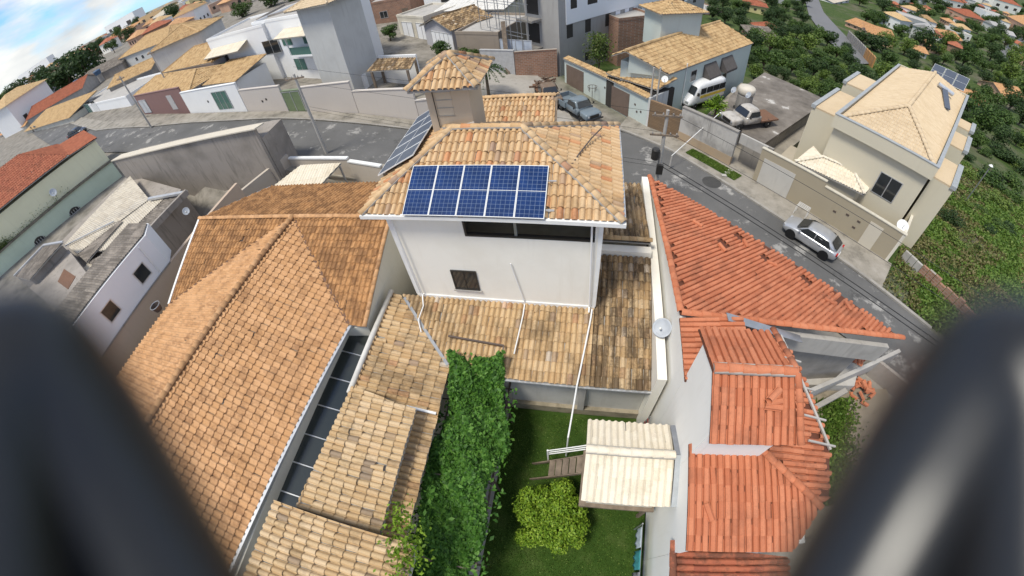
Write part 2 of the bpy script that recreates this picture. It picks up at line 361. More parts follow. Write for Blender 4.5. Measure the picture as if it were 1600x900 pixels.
class Tiles:
    """lays tiles on convex roof planes of one thing: the largest ones as parts, the rest as one joined part"""
    def __init__(s, owner, kind, mat, jit=1.0): s.o, s.kind, s.mat, s.jit = owner, kind, mat, jit; s.cand = []; s.rest = []; s.clip = []; s.decks = []
    def plane(s, pts, mat=None, show=True, deck=.07, drop=None, ragged=0, updir=None):
        mat = mat or s.mat; pts = [Vector(p) for p in pts]
        n = Vector((0, 0, 0))
        for i in range(1, len(pts) - 1): n += (pts[i] - pts[0]).cross(pts[i + 1] - pts[0])
        n.normalize()
        if n.z < 0: n = -n; pts = pts[::-1]
        g = Vector(updir) if updir else Vector((-n.x, -n.y, 0)); g = g - n * g.dot(n); g.normalize()
        u = g.cross(n); o = sum(pts, Vector()) / len(pts)
        P2 = [((p - o).dot(u), (p - o).dot(g)) for p in pts]
        area = sum(P2[i][0] * P2[(i + 1) % len(P2)][1] - P2[(i + 1) % len(P2)][0] * P2[i][1] for i in range(len(P2)))
        if area < 0: P2 = P2[::-1]
        pitch, L = PROF[s.kind][:2]
        x0, x1 = min(p[0] for p in P2), max(p[0] for p in P2); y0, y1 = min(p[1] for p in P2), max(p[1] for p in P2)
        nx, ny = int((x1 - x0) / pitch) + 1, int((y1 - y0) / L) + 1
        s.decks.append(([p - n * .03 for p in pts], deck))
        part = []
        for j in range(ny):
            for i in range(nx):
                cx, cy = x0 + (i + .5) * pitch, y0 + j * L
                q = [(cx - pitch / 2, cy), (cx + pitch / 2, cy), (cx + pitch / 2, cy + L), (cx - pitch / 2, cy + L)]
                k = sum(inside(P2, *c, -1e-6) for c in q)
                if k == 0 and not inside(P2, cx, cy + L / 2): continue
                if drop and drop(o + u * cx + g * (cy + L / 2)): continue
                if ragged and k < 4 and random.random() < ragged: continue
                J = s.jit * (4.0 if random.random() < .02 else 1.0); a = random.gauss(0, .012) * J; ca, sa = math.cos(a), math.sin(a)
                uu, gg = u * ca + g * sa, g * ca - u * sa
                O = o + u * (cx + random.gauss(0, .006) * J) + g * (cy + random.gauss(0, .010) * J) + n * random.uniform(0, .010) * J
                if k == 4: (s.cand if show else s.rest).append((O, uu, gg, n, mat))
                else: part.append((O, uu, gg, n, mat))
        if part: s.clip.append((part, P2, o, u, g, n, mat))
    def finish(s, n=300, name='roof_tile', deckmat=None, deckname='roof_deck'):
        s.cand.sort(key=lambda t: (t[0] - Vector((0, 0, CAM_H))).length)
        for O, u, g, nn, mat in s.cand[:n]:
            ob = bpy.data.objects.new(name, tile_mesh(s.kind, mat)); COL.objects.link(ob)
            ob.matrix_basis = Matrix((u, g, nn)).transposed().to_4x4(); ob.matrix_basis.translation = O
            mb = Matrix((u, g, nn)).transposed().to_4x4(); mb.translation = O; ob.matrix_basis = mb
            adopt(ob, s.o)
        by = {}
        for t in s.cand[n:] + s.rest: by.setdefault(t[4].name, []).append(t)
        V, F = tile_arrays(s.kind)
        keys = set(by) | {c[6].name for c in s.clip}
        for key in sorted(keys):
            vs, fs = [], []; b = 0
            for O, u, g, nn, mat in by.get(key, []):
                vs.append(V @ np.array([u, g, nn]) + np.array(O)); fs += [tuple(b + i for i in f) for f in F]; b += len(V)
            for part, P2, o, u, g, nn, mat in s.clip:
                if mat.name != key: continue
                bm = bmesh.new()
                for O, uu, gg, n2, _ in part:
                    vv = [bm.verts.new(p) for p in (V @ np.array([uu, gg, n2]) + np.array(O))]
                    for f in F: bm.faces.new([vv[i] for i in f])
                for i in range(len(P2)):
                    ax, ay = P2[i]; bx, by_ = P2[(i + 1) % len(P2)]
                    d = Vector((bx - ax, by_ - ay)); 
                    if d.length < 1e-5: continue
                    d.normalize(); out = u * d.y - g * d.x
                    bmesh.ops.bisect_plane(bm, geom=bm.verts[:] + bm.edges[:] + bm.faces[:], plane_co=o + u * ax + g * ay, plane_no=out, clear_outer=True)
                bm.verts.index_update()
                vs.append(np.array([v.co[:] for v in bm.verts]).reshape(-1, 3)); fs += [tuple(b + v.index for v in f.verts) for f in bm.faces]; b += len(bm.verts); bm.free()
            if not fs: continue
            me = bpy.data.meshes.new('tile_covering'); me.from_pydata(np.vstack(vs).tolist(), [], fs); me.materials.append(bpy.data.materials[key])
            if s.kind != 'plan': me.shade_smooth()
            ob = bpy.data.objects.new('tile_covering', me); COL.objects.link(ob); ob['kind'] = 'stuff'; adopt(ob, s.o)
        for pts, t in s.decks:
            MB().slab(pts, t).build(deckname, deckmat or M_MORTAR, s.o)
_CM = {}
def caps(owner, A, B, mat, r=.13, L=.36, bed=None, name='ridge_tile'):
    """a row of half-round tiles along a ridge or hip"""
    A, B = Vector(A), Vector(B); d = (B - A); n = max(1, int(round(d.length / L))); L = d.length / n; d.normalize()
    x = d.cross(Vector((0, 0, 1))).normalized(); y = x.cross(d)
    k = (round(r, 3), round(L, 3), mat.name)
    if k not in _CM:
        v, f = [], []; N = 7
        for yy, rr in ((-.02, r * 1.06), (L + .02, r * .92)):
            for i in range(N):
                a = math.pi * (i / (N - 1)) ; v.append((rr * math.cos(a), yy, rr * .8 * math.sin(a) + (.02 if yy < 0 else 0)))
        for i in range(N):
            a = math.pi * i / (N - 1); v.append((r * .9 * math.cos(a), -.015, r * .65 * math.sin(a)))
        f = [(i + 1, i, N + i, N + i + 1) for i in range(N - 1)] + [(i, i + 1, 2 * N + i + 1, 2 * N + i) for i in range(N - 1)]
        me = bpy.data.meshes.new('ridge_tile'); me.from_pydata(v, [], f); me.materials.append(mat); me.shade_smooth(); _CM[k] = me
    for i in range(n):
        o = bpy.data.objects.new(name, _CM[k]); COL.objects.link(o)
        a = random.gauss(0, .03); xx, dd = x * math.cos(a) + d * math.sin(a), d * math.cos(a) - x * math.sin(a)
        m = Matrix((xx, dd, y)).transposed().to_4x4(); m.translation = A + d * (i * L) + y * (.065 + random.uniform(0, .012)); o.matrix_basis = m; adopt(o, owner)
    if bed:
        MB().bar(A + y * .06, B + y * .06, r * 2.3, .07).build('mortar_bed', bed, owner)

# ------------------------------------------------------------------ leaves, trees
def leaves_mesh(name, centers, normals, size, mat, fold=.35):
    """one folded leaf of two faces at each centre"""
    N = len(centers); c = np.asarray(centers, float); n = np.asarray(normals, float)
    n /= np.linalg.norm(n, axis=1)[:, None] + 1e-9
    t = np.cross(n, rng.normal(size=(N, 3))); t /= np.linalg.norm(t, axis=1)[:, None] + 1e-9
    b = np.cross(n, t); s = (np.asarray(size) * np.ones(N) * rng.uniform(.65, 1.35, N))[:, None]
    v = np.empty((N, 4, 3)); v[:, 0] = c - b * s; v[:, 1] = c + t * s * .55 + n * s * fold * .5; v[:, 2] = c + b * s; v[:, 3] = c - t * s * .55 + n * s * fold * .5
    me = bpy.data.meshes.new(name); me.vertices.add(4 * N); me.vertices.foreach_set('co', v.reshape(-1))
    i = np.arange(N) * 4; tri = np.stack([i, i + 1, i + 2, i, i + 2, i + 3], 1).reshape(-1)
    me.loops.add(6 * N); me.loops.foreach_set('vertex_index', tri.astype(np.int32))
    me.polygons.add(2 * N); me.polygons.foreach_set('loop_start', (np.arange(2 * N) * 3).astype(np.int32)); me.polygons.foreach_set('loop_total', np.full(2 * N, 3, np.int32))
    me.update(calc_edges=True); me.materials.append(mat); return me
def crown_points(N, lobes, rz=.8):
    """points on the shells of overlapping lobes: (centre, radius)"""
    C = np.array([l[0] for l in lobes]); r = np.array([l[1] for l in lobes]); w = r ** 2 / (r ** 2).sum()
    k = rng.choice(len(lobes), N, p=w); d = rng.normal(size=(N, 3)); d /= np.linalg.norm(d, axis=1)[:, None]
    rad = r[k] * rng.uniform(.45, 1.05, N) ** .6 * np.where(rng.random(N) < .07, rng.uniform(1.0, 1.4, N), 1.0)
    p = C[k] + d * rad[:, None] * np.array([1, 1, rz]); nn = d + rng.normal(size=(N, 3)) * .55 + np.array([0, 0, .35])
    return p, nn
L_TREE = leaf_mat('mid green leaves', [(.022, .048, .011), (.048, .095, .018), (.08, .14, .028), (.13, .19, .045)])
L_DARK = leaf_mat('dark green leaves', [(.014, .030, .009), (.028, .058, .015), (.045, .085, .022), (.075, .12, .035)])
L_LIGHT = leaf_mat('light green leaves', [(.045, .08, .014), (.09, .15, .025), (.145, .215, .038), (.20, .26, .06)])
L_VINE = leaf_mat('vine leaves', [(.02, .062, .008), (.045, .13, .016), (.075, .19, .026), (.12, .26, .04), (.26, .38, .07)])
L_LIME = leaf_mat('lime leaves', [(.055, .115, .008), (.12, .22, .014), (.20, .32, .024), (.32, .43, .05)])
L_GRASS = leaf_mat('grass blades', [(.055, .11, .014), (.095, .175, .026), (.15, .24, .042), (.24, .28, .085)])
L_SCRUB = leaf_mat('scrub leaves', [(.04, .07, .014), (.07, .12, .022), (.11, .17, .032), (.18, .21, .07), (.24, .22, .11)])
def tree_proto(seed, mat, n=1500, leaf=.075, tall=1.0):
    """unit tree: crown of radius about 1 centred 1.25 above the ground"""
    r = random.Random(seed); lobes = []
    for i in range(11):
        a = r.uniform(0, 6.28); q = r.uniform(.15, .68); lobes.append(((q * math.cos(a), q * math.sin(a), 1.25 * tall + r.uniform(-.42, .55)), r.uniform(.26, .5)))
    p, nn = crown_points(n, lobes); cm = leaves_mesh('crown', p, nn, leaf, mat)
    t = MB().tube([(0, 0, -.3), (.03, .01, .45), (.0, .04, 1.1 * tall)], [.085, .06, .035], 7)
    for l in lobes[:6]:
        c = Vector(l[0]); t.tube([(0.02, .02, .5 + r.uniform(0, .3)), c * .55 + Vector((0, 0, .35)), c], [.045, .03, .012], 5)
    me = bpy.data.meshes.new('trunk'); me.from_pydata(t.v, [], t.f); me.materials.append(M_BARK)
    return cm, me
PROTO = {'mid': [tree_proto(1, L_TREE), tree_proto(2, L_TREE), tree_proto(3, L_TREE, tall=1.15)], 'dark': [tree_proto(4, L_DARK), tree_proto(5, L_DARK, tall=1.2)],
         'light': [tree_proto(6, L_LIGHT), tree_proto(7, L_LIGHT)], 'scrub': [tree_proto(8, L_SCRUB, tall=.75), tree_proto(9, L_LIGHT, tall=.7)]}
LOOK = {'mid': 'mid-green', 'dark': 'dark green', 'light': 'light green', 'scrub': 'yellowish green'}
def tree(kind, loc, rad, label, cat='tree', group=None, name=None, squash=1.0, sink=0.0):
    if group: label = LOOK[kind] + ' ' + label
    name = name or ('tree' if cat == 'tree' else 'bush')
    e = thing(name, label, cat, loc, random.uniform(0, 6.28), group); cm, tm = random.choice(PROTO[kind])
    for nm, me in (('crown', cm), ('trunk', tm)):
        o = bpy.data.objects.new(nm, me); COL.objects.link(o); o.parent = e; o.scale = (rad, rad, rad * squash); o.location = (0, 0, -sink)
    return e

# ------------------------------------------------------------------ windows, doors on a facade
def rect_part(owner, M, x0, x1, z0, z1, name='window', pane=None, fmat=None, y=-.03, bars=1, fr=.06):
    """window: a frame with panes behind it, standing on the local plane y = 0"""
    fmat = fmat or M_ALU; b = MB(M)
    b.box(x0, x1, y, .02, z0, z0 + fr).box(x0, x1, y, .02, z1 - fr, z1).box(x0, x0 + fr, y, .02, z0 + fr, z1 - fr).box(x1 - fr, x1, y, .02, z0 + fr, z1 - fr)
    for i in range(bars):
        xm = x0 + (x1 - x0) * (i + 1) / (bars + 1); b.box(xm - fr / 2, xm + fr / 2, y + .004, .02, z0 + fr, z1 - fr)
    w = b.build(name, fmat, owner)
    p = MB(M).box(x0 + .01, x1 - .01, y + .015, .03, z0 + .01, z1 - .01).build('pane', pane or M_GLASS, None); p.parent = w
    return w
def box_house(name, label, cat, A, B, depth, h, wall, roof=None, feats=(), side=(), group=None, tiles=T_STRAW, kind='far', pitch=.36, over=.5, sink=1.5, ntiles=0, side_right=True):
    """house on the base line A-B (left to right), depth metres back"""
    M, Ln, rz = frame(A, B); t = thing(name, label, cat, A, rz, group)
    b = MB(M); 
    if roof == 'flat':
        b.box(0, Ln, 0, depth, -sink, h - .35); b.build('wall', wall, t)
        p = MB(M).box(-.04, Ln + .04, -.04, .16, h - .35, h).box(-.04, Ln + .04, depth - .16, depth + .04, h - .35, h).box(-.04, .16, .16, depth - .16, h - .35, h).box(Ln - .16, Ln + .04, .16, depth - .16, h - .35, h)
        p.build('parapet', wall, t); MB(M).box(.16, Ln - .16, .16, depth - .16, h - .349, h - .28).build('roof', M_CONCL, t)
    else:
        b.box(0, Ln, 0, depth, -sink, h).build('wall', wall, t)
        T = Tiles(t, kind, tiles); o = over; q = lambda x, y, z: M @ Vector((x, y, z))
        if roof == 'hip':
            m = min(Ln, depth) / 2 + o; zr = h + m * pitch; e = h
            if Ln >= depth: r0, r1 = q(m - o, depth / 2, zr), q(Ln - m + o, depth / 2, zr)
            else: r0, r1 = q(Ln / 2, m - o, zr), q(Ln / 2, depth - m + o, zr)
            c0, c1, c2, c3 = q(-o, -o, e), q(Ln + o, -o, e), q(Ln + o, depth + o, e), q(-o, depth + o, e)
            if Ln >= depth: pl = [[c0, c1, r1, r0], [c1, c2, r1], [c2, c3, r0, r1], [c3, c0, r0]]; hips = [(c0, r0), (c1, r1), (c2, r1), (c3, r0), (r0, r1)]
            else: pl = [[c0, c1, r0], [c1, c2, r1, r0], [c2, c3, r1], [c3, c0, r0, r1]]; hips = [(c0, r0), (c1, r0), (c2, r1), (c3, r1), (r0, r1)]
        elif roof == 'gable_x':   # ridge along the front
            zr = h + (depth / 2 + o) * pitch; r0, r1 = q(-o, depth / 2, zr), q(Ln + o, depth / 2, zr)
            c0, c1, c2, c3 = q(-o, -o, h), q(Ln + o, -o, h), q(Ln + o, depth + o, h), q(-o, depth + o, h)
            pl = [[c0, c1, r1, r0], [c2, c3, r0, r1]]; hips = [(r0, r1)]
            for x in (0.0, Ln - .15):
                MB(M).add([(x, .05, h), (x, depth - .05, h), (x, depth / 2, zr - .15), (x + .15, .05, h), (x + .15, depth - .05, h), (x + .15, depth / 2, zr - .15)], [(0, 1, 2), (5, 4, 3), (0, 2, 5, 3), (1, 4, 5, 2)]).build('gable', wall, t)
        elif roof == 'gable_y':
            zr = h + (Ln / 2 + o) * pitch; r0, r1 = q(Ln / 2, -o, zr), q(Ln / 2, depth + o, zr)
            c0, c1, c2, c3 = q(-o, -o, h), q(Ln + o, -o, h), q(Ln + o, depth + o, h), q(-o, depth + o, h)
            pl = [[c0, r0, r1, c3], [c1, c2, r1, r0]]; hips = [(r0, r1)]
            for y in (0.0, depth - .15):
                MB(M).add([(.05, y, h), (Ln - .05, y, h), (Ln / 2, y, zr - .15), (.05, y + .15, h), (Ln - .05, y + .15, h), (Ln / 2, y + .15, zr - .15)], [(0, 1, 2), (5, 4, 3), (0, 2, 5, 3), (1, 4, 5, 2)]).build('gable', wall, t)
        else:                     # shed, high at the back
            zr = h + (depth + 2 * o) * pitch * .5
            c0, c1, c2, c3 = q(-o, -o, h), q(Ln + o, -o, h), q(Ln + o, depth + o, zr), q(-o, depth + o, zr)
            pl = [[c0, c1, c2, c3]]; hips = []
        for p in pl: T.plane(p, show=False)
        T.finish(ntiles)
        for a, c in hips:
            d = (c - a); MB().tube([a + Vector((0, 0, .06)), c + Vector((0, 0, .06))], .13, 6).build('ridge_cap', tiles, t)
    for f in feats: feature(t, M, *f)
    if side:
        C = M @ Vector((Ln, 0, 0)) if side_right else M @ Vector((0, depth, 0)); D = M @ Vector((Ln, depth, 0)) if side_right else M @ Vector((0, 0, 0))
        M2, _, _ = frame(C, D)
        for f in side: feature(t, M2, *f)
    return t, M, Ln
def feature(t, M, kind, x0, x1, z0, z1, mat=None):
    if kind == 'window': rect_part(t, M, x0, x1, z0, z1, pane=mat)
    elif kind == 'hole': MB(M).box(x0, x1, -.012, .02, z0, z1).build('window_opening', mat or M_VOID, t)
    elif kind == 'door':
        d = MB(M).box(x0, x1, -.04, .02, z0, z1).build('door', mat or M_WOOD, t)
        MB(M).box(x1 - .14, x1 - .09, -.09, -.04, z0 + .95, z0 + 1.08).build('handle', M_STEEL, d)
    elif kind == 'gate':
        g = MB(M).box(x0, x1, -.05, .02, z0, z1).build('gate', mat or M_STEEL, t); n = max(2, int((x1 - x0) / .9)); fr = MB(M)
        for i in range(n + 1):
            x = x0 + (x1 - x0) * i / n; fr.box(x - .035, x + .035, -.085, -.051, z0, z1)
        fr.box(x0, x1, -.08, -.052, z1 - .07, z1).build('gate_rail', M_ALU, g)
    elif kind == 'awning':
        MB(M).add([(x0, 0, z1), (x1, 0, z1), (x1, -.9, z0 + .25), (x0, -.9, z0 + .25), (x1, -.9, z0), (x0, -.9, z0), (x0, 0, z0), (x1, 0, z0)], [(0, 3, 2, 1), (3, 5, 4, 2), (0, 6, 5, 3), (1, 2, 4, 7)]).build('awning', mat or M_DARK, t)
    elif kind == 'ledge': MB(M).box(x0, x1, -.5, .0, z0, z1).build('ledge', mat or M_CONCL, t)

# ------------------------------------------------------------------ vehicles
def paint(name, col, rough=.25, metal=.0, dirt=.15):
    m, nd, lk, bs = newmat(name); k = ramp(nd, lk, noise(nd, lk, 2.5, 6, src='Object'), [(.45, 0), (.8, dirt)])
    lk.new(mix(nd, lk, k, col, (.2, .17, .14)), bs.inputs['Base Color']); bs.inputs['Metallic'].default_value = metal; bs.inputs['Roughness'].default_value = rough
    bs.inputs['Coat Weight'].default_value = .35; return m
def loft(name, secs, mat, parent, smooth=True, sub=1):
    """closed skin through cross-sections: list of (x, [(y, z), ...]) half outlines mirrored about y = 0"""
    v, f = [], []; n = None
    for x, half in secs:
        ring = [(x, y, z) for y, z in half] + [(x, -y, z) for y, z in half[::-1]]
        n = len(ring); v += ring
    for i in range(len(secs) - 1):
        for k in range(n):
            k2 = (k + 1) % n; f.append((i * n + k, i * n + k2, (i + 1) * n + k2, (i + 1) * n + k))
    f += [tuple(range(n))[::-1], tuple(range((len(secs) - 1) * n, len(secs) * n))]
    me = bpy.data.meshes.new(name); me.from_pydata(v, [], f); me.materials.append(mat)
    bm = bmesh.new(); bm.from_mesh(me); bmesh.ops.recalc_face_normals(bm, faces=bm.faces); bm.to_mesh(me); bm.free()
    if smooth: me.shade_smooth()
    o = bpy.data.objects.new(name, me); COL.objects.link(o); o.parent = parent
    if sub: m = o.modifiers.new('round', 'SUBSURF'); m.levels = m.render_levels = sub
    return o
def local(b, name, mat, parent, smooth=False, bevel=0):
    o = b.build(name, mat, None, smooth, bevel); o.parent = parent; return o
def wheel(parent, x, y, r, w=.2, rim=None):
    s = 1 if y > 0 else -1
    wh = local(MB().lathe((x, y - s * w / 2, r), [(r * .55, 0), (r * .93, 0), (r, w * .2), (r, w * .8), (r * .93, w), (r * .6, w)], 20, (0, s, 0)), 'wheel', M_TYRE, parent, True)
    local(MB().lathe((x, y + s * (w / 2 - .05), r), [(r * .62, 0), (r * .62, .05), (r * .2, .03), (r * .12, .055)], 16, (0, s, 0)), 'rim', rim or M_ALU, wh)
    return wh
def body_half(w, zb, zt, r=.1, tuck=.04):
    return [(w * .86, zb), (w - tuck, zb + .06), (w, zb + (zt - zb) * .45), (w - .02, zt - r), (w - r * 1.3, zt - .01), (w * .4, zt)]
def hatch_car(label, loc, rz, mat, group=None, name='car'):
    """four-door car 4.2 m long, x forward"""
    t = thing(name, label, 'car', loc, rz, group); L = 4.2
    secs = [(-2.1, body_half(.70, .42, .78)), (-2.02, body_half(.78, .28, .92)), (-1.55, body_half(.84, .2, .96)), (-.6, body_half(.855, .2, .95)), (.5, body_half(.855, .2, .95)), (1.05, body_half(.85, .2, .93)), (1.55, body_half(.83, .22, .85)), (1.95, body_half(.75, .27, .72)), (2.1, body_half(.62, .36, .62))]
    body = loft('body', secs, mat, t)
    for x in (-1.28, 1.28):
        for y in (-.74, .74):
            wheel(t, x, y, .31); local(MB().lathe((x, y * .99 - .1 * (1 if y > 0 else -1), .33), [(.37, 0), (.37, .215)], 20, (0, 1 if y > 0 else -1, 0)), 'wheel_arch', M_BLACK, t)
    half = lambda w, z0, z1: [(w, z0), (w - .03, z0 + (z1 - z0) * .4), (w - .12, z1 - .07), (w - .26, z1), (w * .3, z1 + .015)]
    loft('cabin', [(-1.92, half(.72, .86, .93)), (-1.35, half(.77, .86, 1.38)), (-.7, half(.78, .86, 1.45)), (.1, half(.78, .86, 1.44)), (.42, half(.77, .86, 1.36)), (1.15, half(.72, .86, .90))], mat, t)
    g = lambda *p: MB().quad(*p)
    local(g((.50, -.52, 1.35), (.50, .52, 1.35), (1.14, .64, .955), (1.14, -.64, .955)), 'windscreen', M_GLASS, t).location.z = .035
    local(g((-1.36, -.5, 1.375), (-1.36, .5, 1.375), (-1.90, .6, 1.0), (-1.90, -.6, 1.0)), 'rear_window', M_GLASS, t).location.z = .03
    for s in (-1, 1):
        for x0, x1, x2, x3 in ((.95, .42, -.22, -.22), (-.28, -.28, -1.2, -1.5)):
            local(MB().quad((x0, s * .795, .965), (x1, s * .665, 1.34), (x2, s * .67, 1.36) if x0 > 0 else (x2, s * .655, 1.33), (x3, s * .80, .965)), 'side_window', M_GLASS, t)
        local(MB().box(.72, .86, s * .84 - .0 if s > 0 else s * .84 - .16, s * .84 + .16 if s > 0 else s * .84, .95, 1.06), 'mirror', mat, t, bevel=.03)
        local(MB().box(1.86, 2.04, s * .55 - .13, s * .55 + .13, .60, .73), 'headlight', M_ALU, t, bevel=.04)
        local(MB().box(-2.09, -1.98, s * .62 - .13, s * .62 + .13, .72, .9), 'tail_light', plain('red lamp', (.45, .02, .02), .25), t, bevel=.03)
        for x in (.25, -.75): local(MB().box(x - .1, x + .1, s * .86 - .01, s * .86 + .01, .83, .86), 'door_handle', mat, t)
    local(MB().box(-2.13, -2.08, -.26, .26, .5, .62), 'number_plate', M_WHITE, t)
    return t
def pickup(label, loc, rz, mat, name='pickup_truck', bed=True, flat=False, rust=None):
    """old square-nosed truck, x forward"""
    t = thing(name, label, 'truck', loc, rz)
    loft('hood', [(.95, body_half(.92, .5, 1.18, .06)), (1.9, body_half(.92, .5, 1.15, .06)), (2.35, body_half(.90, .5, 1.08, .06)), (2.42, body_half(.86, .52, 1.02, .05))], mat, t)
    loft('cab', [(-.75, body_half(.90, .5, 1.15, .05)), (1.0, body_half(.92, .5, 1.18, .05))], mat, t, sub=0)
    half = lambda w, z0, z1: [(w, z0), (w - .02, z0 + .1), (w - .13, z1 - .08), (w - .25, z1), (w * .3, z1 + .02)]
    loft('cab_roof', [(-.72, half(.86, 1.1, 1.72)), (-.2, half(.88, 1.1, 1.80)), (.35, half(.88, 1.1, 1.78)), (.55, half(.86, 1.1, 1.70)), (.98, half(.82, 1.1, 1.16))], mat, t)
    local(MB().quad((.58, -.62, 1.66), (.58, .62, 1.66), (.99, .74, 1.21), (.99, -.74, 1.21)), 'windscreen', M_GLASS, t).location.x = .04
    for s in (-1, 1):
        local(MB().quad((.78, s * .90, 1.2), (.5, s * .80, 1.62), (-.45, s * .80, 1.64), (-.55, s * .90, 1.2)), 'side_window', M_GLASS, t)
        local(MB().lathe((2.40, s * .62, .86), [(.11, 0), (.11, .04), (.05, .06)], 12, (1, 0, 0)), 'headlight', M_ALU, t)
        local(MB().bar((.8, s * .92, 1.2), (.85, s * 1.12, 1.3), .03).box(.78, .84, s * 1.12 - .06, s * 1.12 + .06, 1.2, 1.42), 'mirror', M_DARK, t)
        for x in (1.65, -1.75): wheel(t, x, s * .82, .38, .22)
    local(MB().box(2.41, 2.45, -.48, .48, .7, .98), 'grille', M_DARK, t); local(MB().box(2.4, 2.55, -.95, .95, .5, .62), 'front_bumper', M_DARK, t, bevel=.03)
    b = MB().box(-2.9, -.82, -.95, .95, .62, .75)
    if not flat: b.box(-2.9, -.82, -.98, -.9, .75, 1.2).box(-2.9, -.82, .9, .98, .75, 1.2).box(-2.95, -2.87, -.9, .9, .75, 1.2).box(-.86, -.78, -.9, .9, .75, 1.2)
    local(b, 'cargo_bed', rust or mat, t)
    return t
def van(label, loc, rz, mat, stripe):
    t = thing('van', label, 'van', loc, rz); h = lambda w, z0, z1: [(w * .95, z0), (w, z0 + .2), (w, z0 + (z1 - z0) * .55), (w - .07, z1 - .2), (w - .24, z1 - .02), (w * .4, z1 + .03)]
    loft('body', [(-3.0, h(.93, .45, 2.42)), (-2.9, h(.98, .35, 2.55)), (1.0, h(.99, .35, 2.58)), (1.55, h(.98, .35, 2.45)), (2.1, h(.97, .35, 1.5)), (2.75, h(.92, .38, 1.15)), (2.95, h(.8, .5, .9))], mat, t)
    local(MB().quad((1.66, -.78, 2.25), (1.66, .78, 2.25), (2.14, .86, 1.55), (2.14, -.86, 1.55)), 'windscreen', M_GLASS, t).location.x = .05
    for s in (-1, 1):
        for x0, x1 in ((-2.7, -1.75), (-1.65, -.7), (-.6, .35), (.5, 1.3)):
            local(MB().box(x0, x1, s * .985 - .02, s * .985 + .02, 1.5, 2.1), 'side_window', M_GLASS, t)
        local(MB().box(-2.85, 1.3, s * 1.0 - .012, s * 1.0 + .012, 1.08, 1.36), 'side_stripe', stripe, t)
        local(MB().box(2.78, 2.93, s * .62 - .16, s * .62 + .16, .8, 1.0), 'headlight', M_ALU, t, bevel=.04)
        local(MB().box(1.75, 1.9, min(s * 1.0, s * 1.2), max(s * 1.0, s * 1.2), 1.5, 1.8), 'mirror', M_DARK, t)
        for x in (1.85, -1.85): wheel(t, x, s * .88, .34, .22)
    local(MB().box(2.85, 3.0, -.85, .85, .42, .62), 'front_bumper', M_DARK, t, bevel=.04)
    return t
def dish(label, c, aim, r, mat, group=None):
    """satellite dish on a bent arm"""
    aim = Vector(aim).normalized(); t = thing('satellite_dish', label, 'satellite dish', Vector(c) - Vector((0, 0, r)), 0, group)
    MB().lathe(c, [(.02, 0), (r * .5, r * .06), (r * .85, r * .17), (r, r * .25), (r * .98, r * .28), (r * .83, r * .2), (r * .5, r * .09), (.02, .03)], 24, aim).build('reflector', mat, t, True)
    x = aim.cross(Vector((0, 0, 1))).normalized(); c = Vector(c)
    MB().tube([c - aim * .02, c - Vector((0, 0, r * .9)) + aim * r * .1, c + aim * r * 1.0 - Vector((0, 0, r * .25))], .018, 6).build('feed_arm', M_STEEL, t)
    MB().lathe(c + aim * r * 1.0 - Vector((0, 0, r * .25)), [(.03, -.06), (.05, 0), (.05, .06)], 10, -aim).build('receiver', M_WHITE, t)
    MB().tube([c - aim * .03, c - aim * .1 - Vector((0, 0, r * .6)), c - aim * .1 - Vector((0, 0, r * 1.2))], .025, 6).build('mast', M_STEEL, t)
    return t
def ground_ribbon(name, left, right, dz, mat, kind='structure', side=0.0, sub=4, z=None):
    """a strip between two edge lines laid on the land; side > 0 gives it a kerb face"""
    def dense(p):
        out = []
        for a, b in zip(p[:-1], p[1:]):
            for k in range(sub): out.append((a[0] + (b[0] - a[0]) * k / sub, a[1] + (b[1] - a[1]) * k / sub))
        return out + [p[-1]]
    l, r = dense(left), dense(right); v, f = [], []; n = len(l); zf = z or ground
    for a, b in zip(l, r):
        m = 4
        for k in range(m + 1):
            x, y = a[0] + (b[0] - a[0]) * k / m, a[1] + (b[1] - a[1]) * k / m; v.append((x, y, zf(x, y) + dz))
    m1 = 5
    for i in range(n - 1):
        for k in range(4): f.append((i * m1 + k, i * m1 + k + 1, (i + 1) * m1 + k + 1, (i + 1) * m1 + k))
    if side:
        for col in (0, 4):
            b0 = len(v)
            for i in range(n): x, y, zz = v[i * m1 + col]; v.append((x, y, zz - side))
            for i in range(n - 1): f.append((i * m1 + col, (i + 1) * m1 + col, b0 + i + 1, b0 + i) if col == 0 else (b0 + i, b0 + i + 1, (i + 1) * m1 + col, i * m1 + col))
    me = bpy.data.meshes.new(name); me.from_pydata(v, [], f); me.materials.append(mat)
    bm = bmesh.new(); bm.from_mesh(me); bmesh.ops.recalc_face_normals(bm, faces=bm.faces)
    if sum(ff.normal.z for ff in bm.faces) < 0: bmesh.ops.reverse_faces(bm, faces=bm.faces)
    bm.to_mesh(me); bm.free()
    o = bpy.data.objects.new(name, me); COL.objects.link(o); return struct(o, kind)

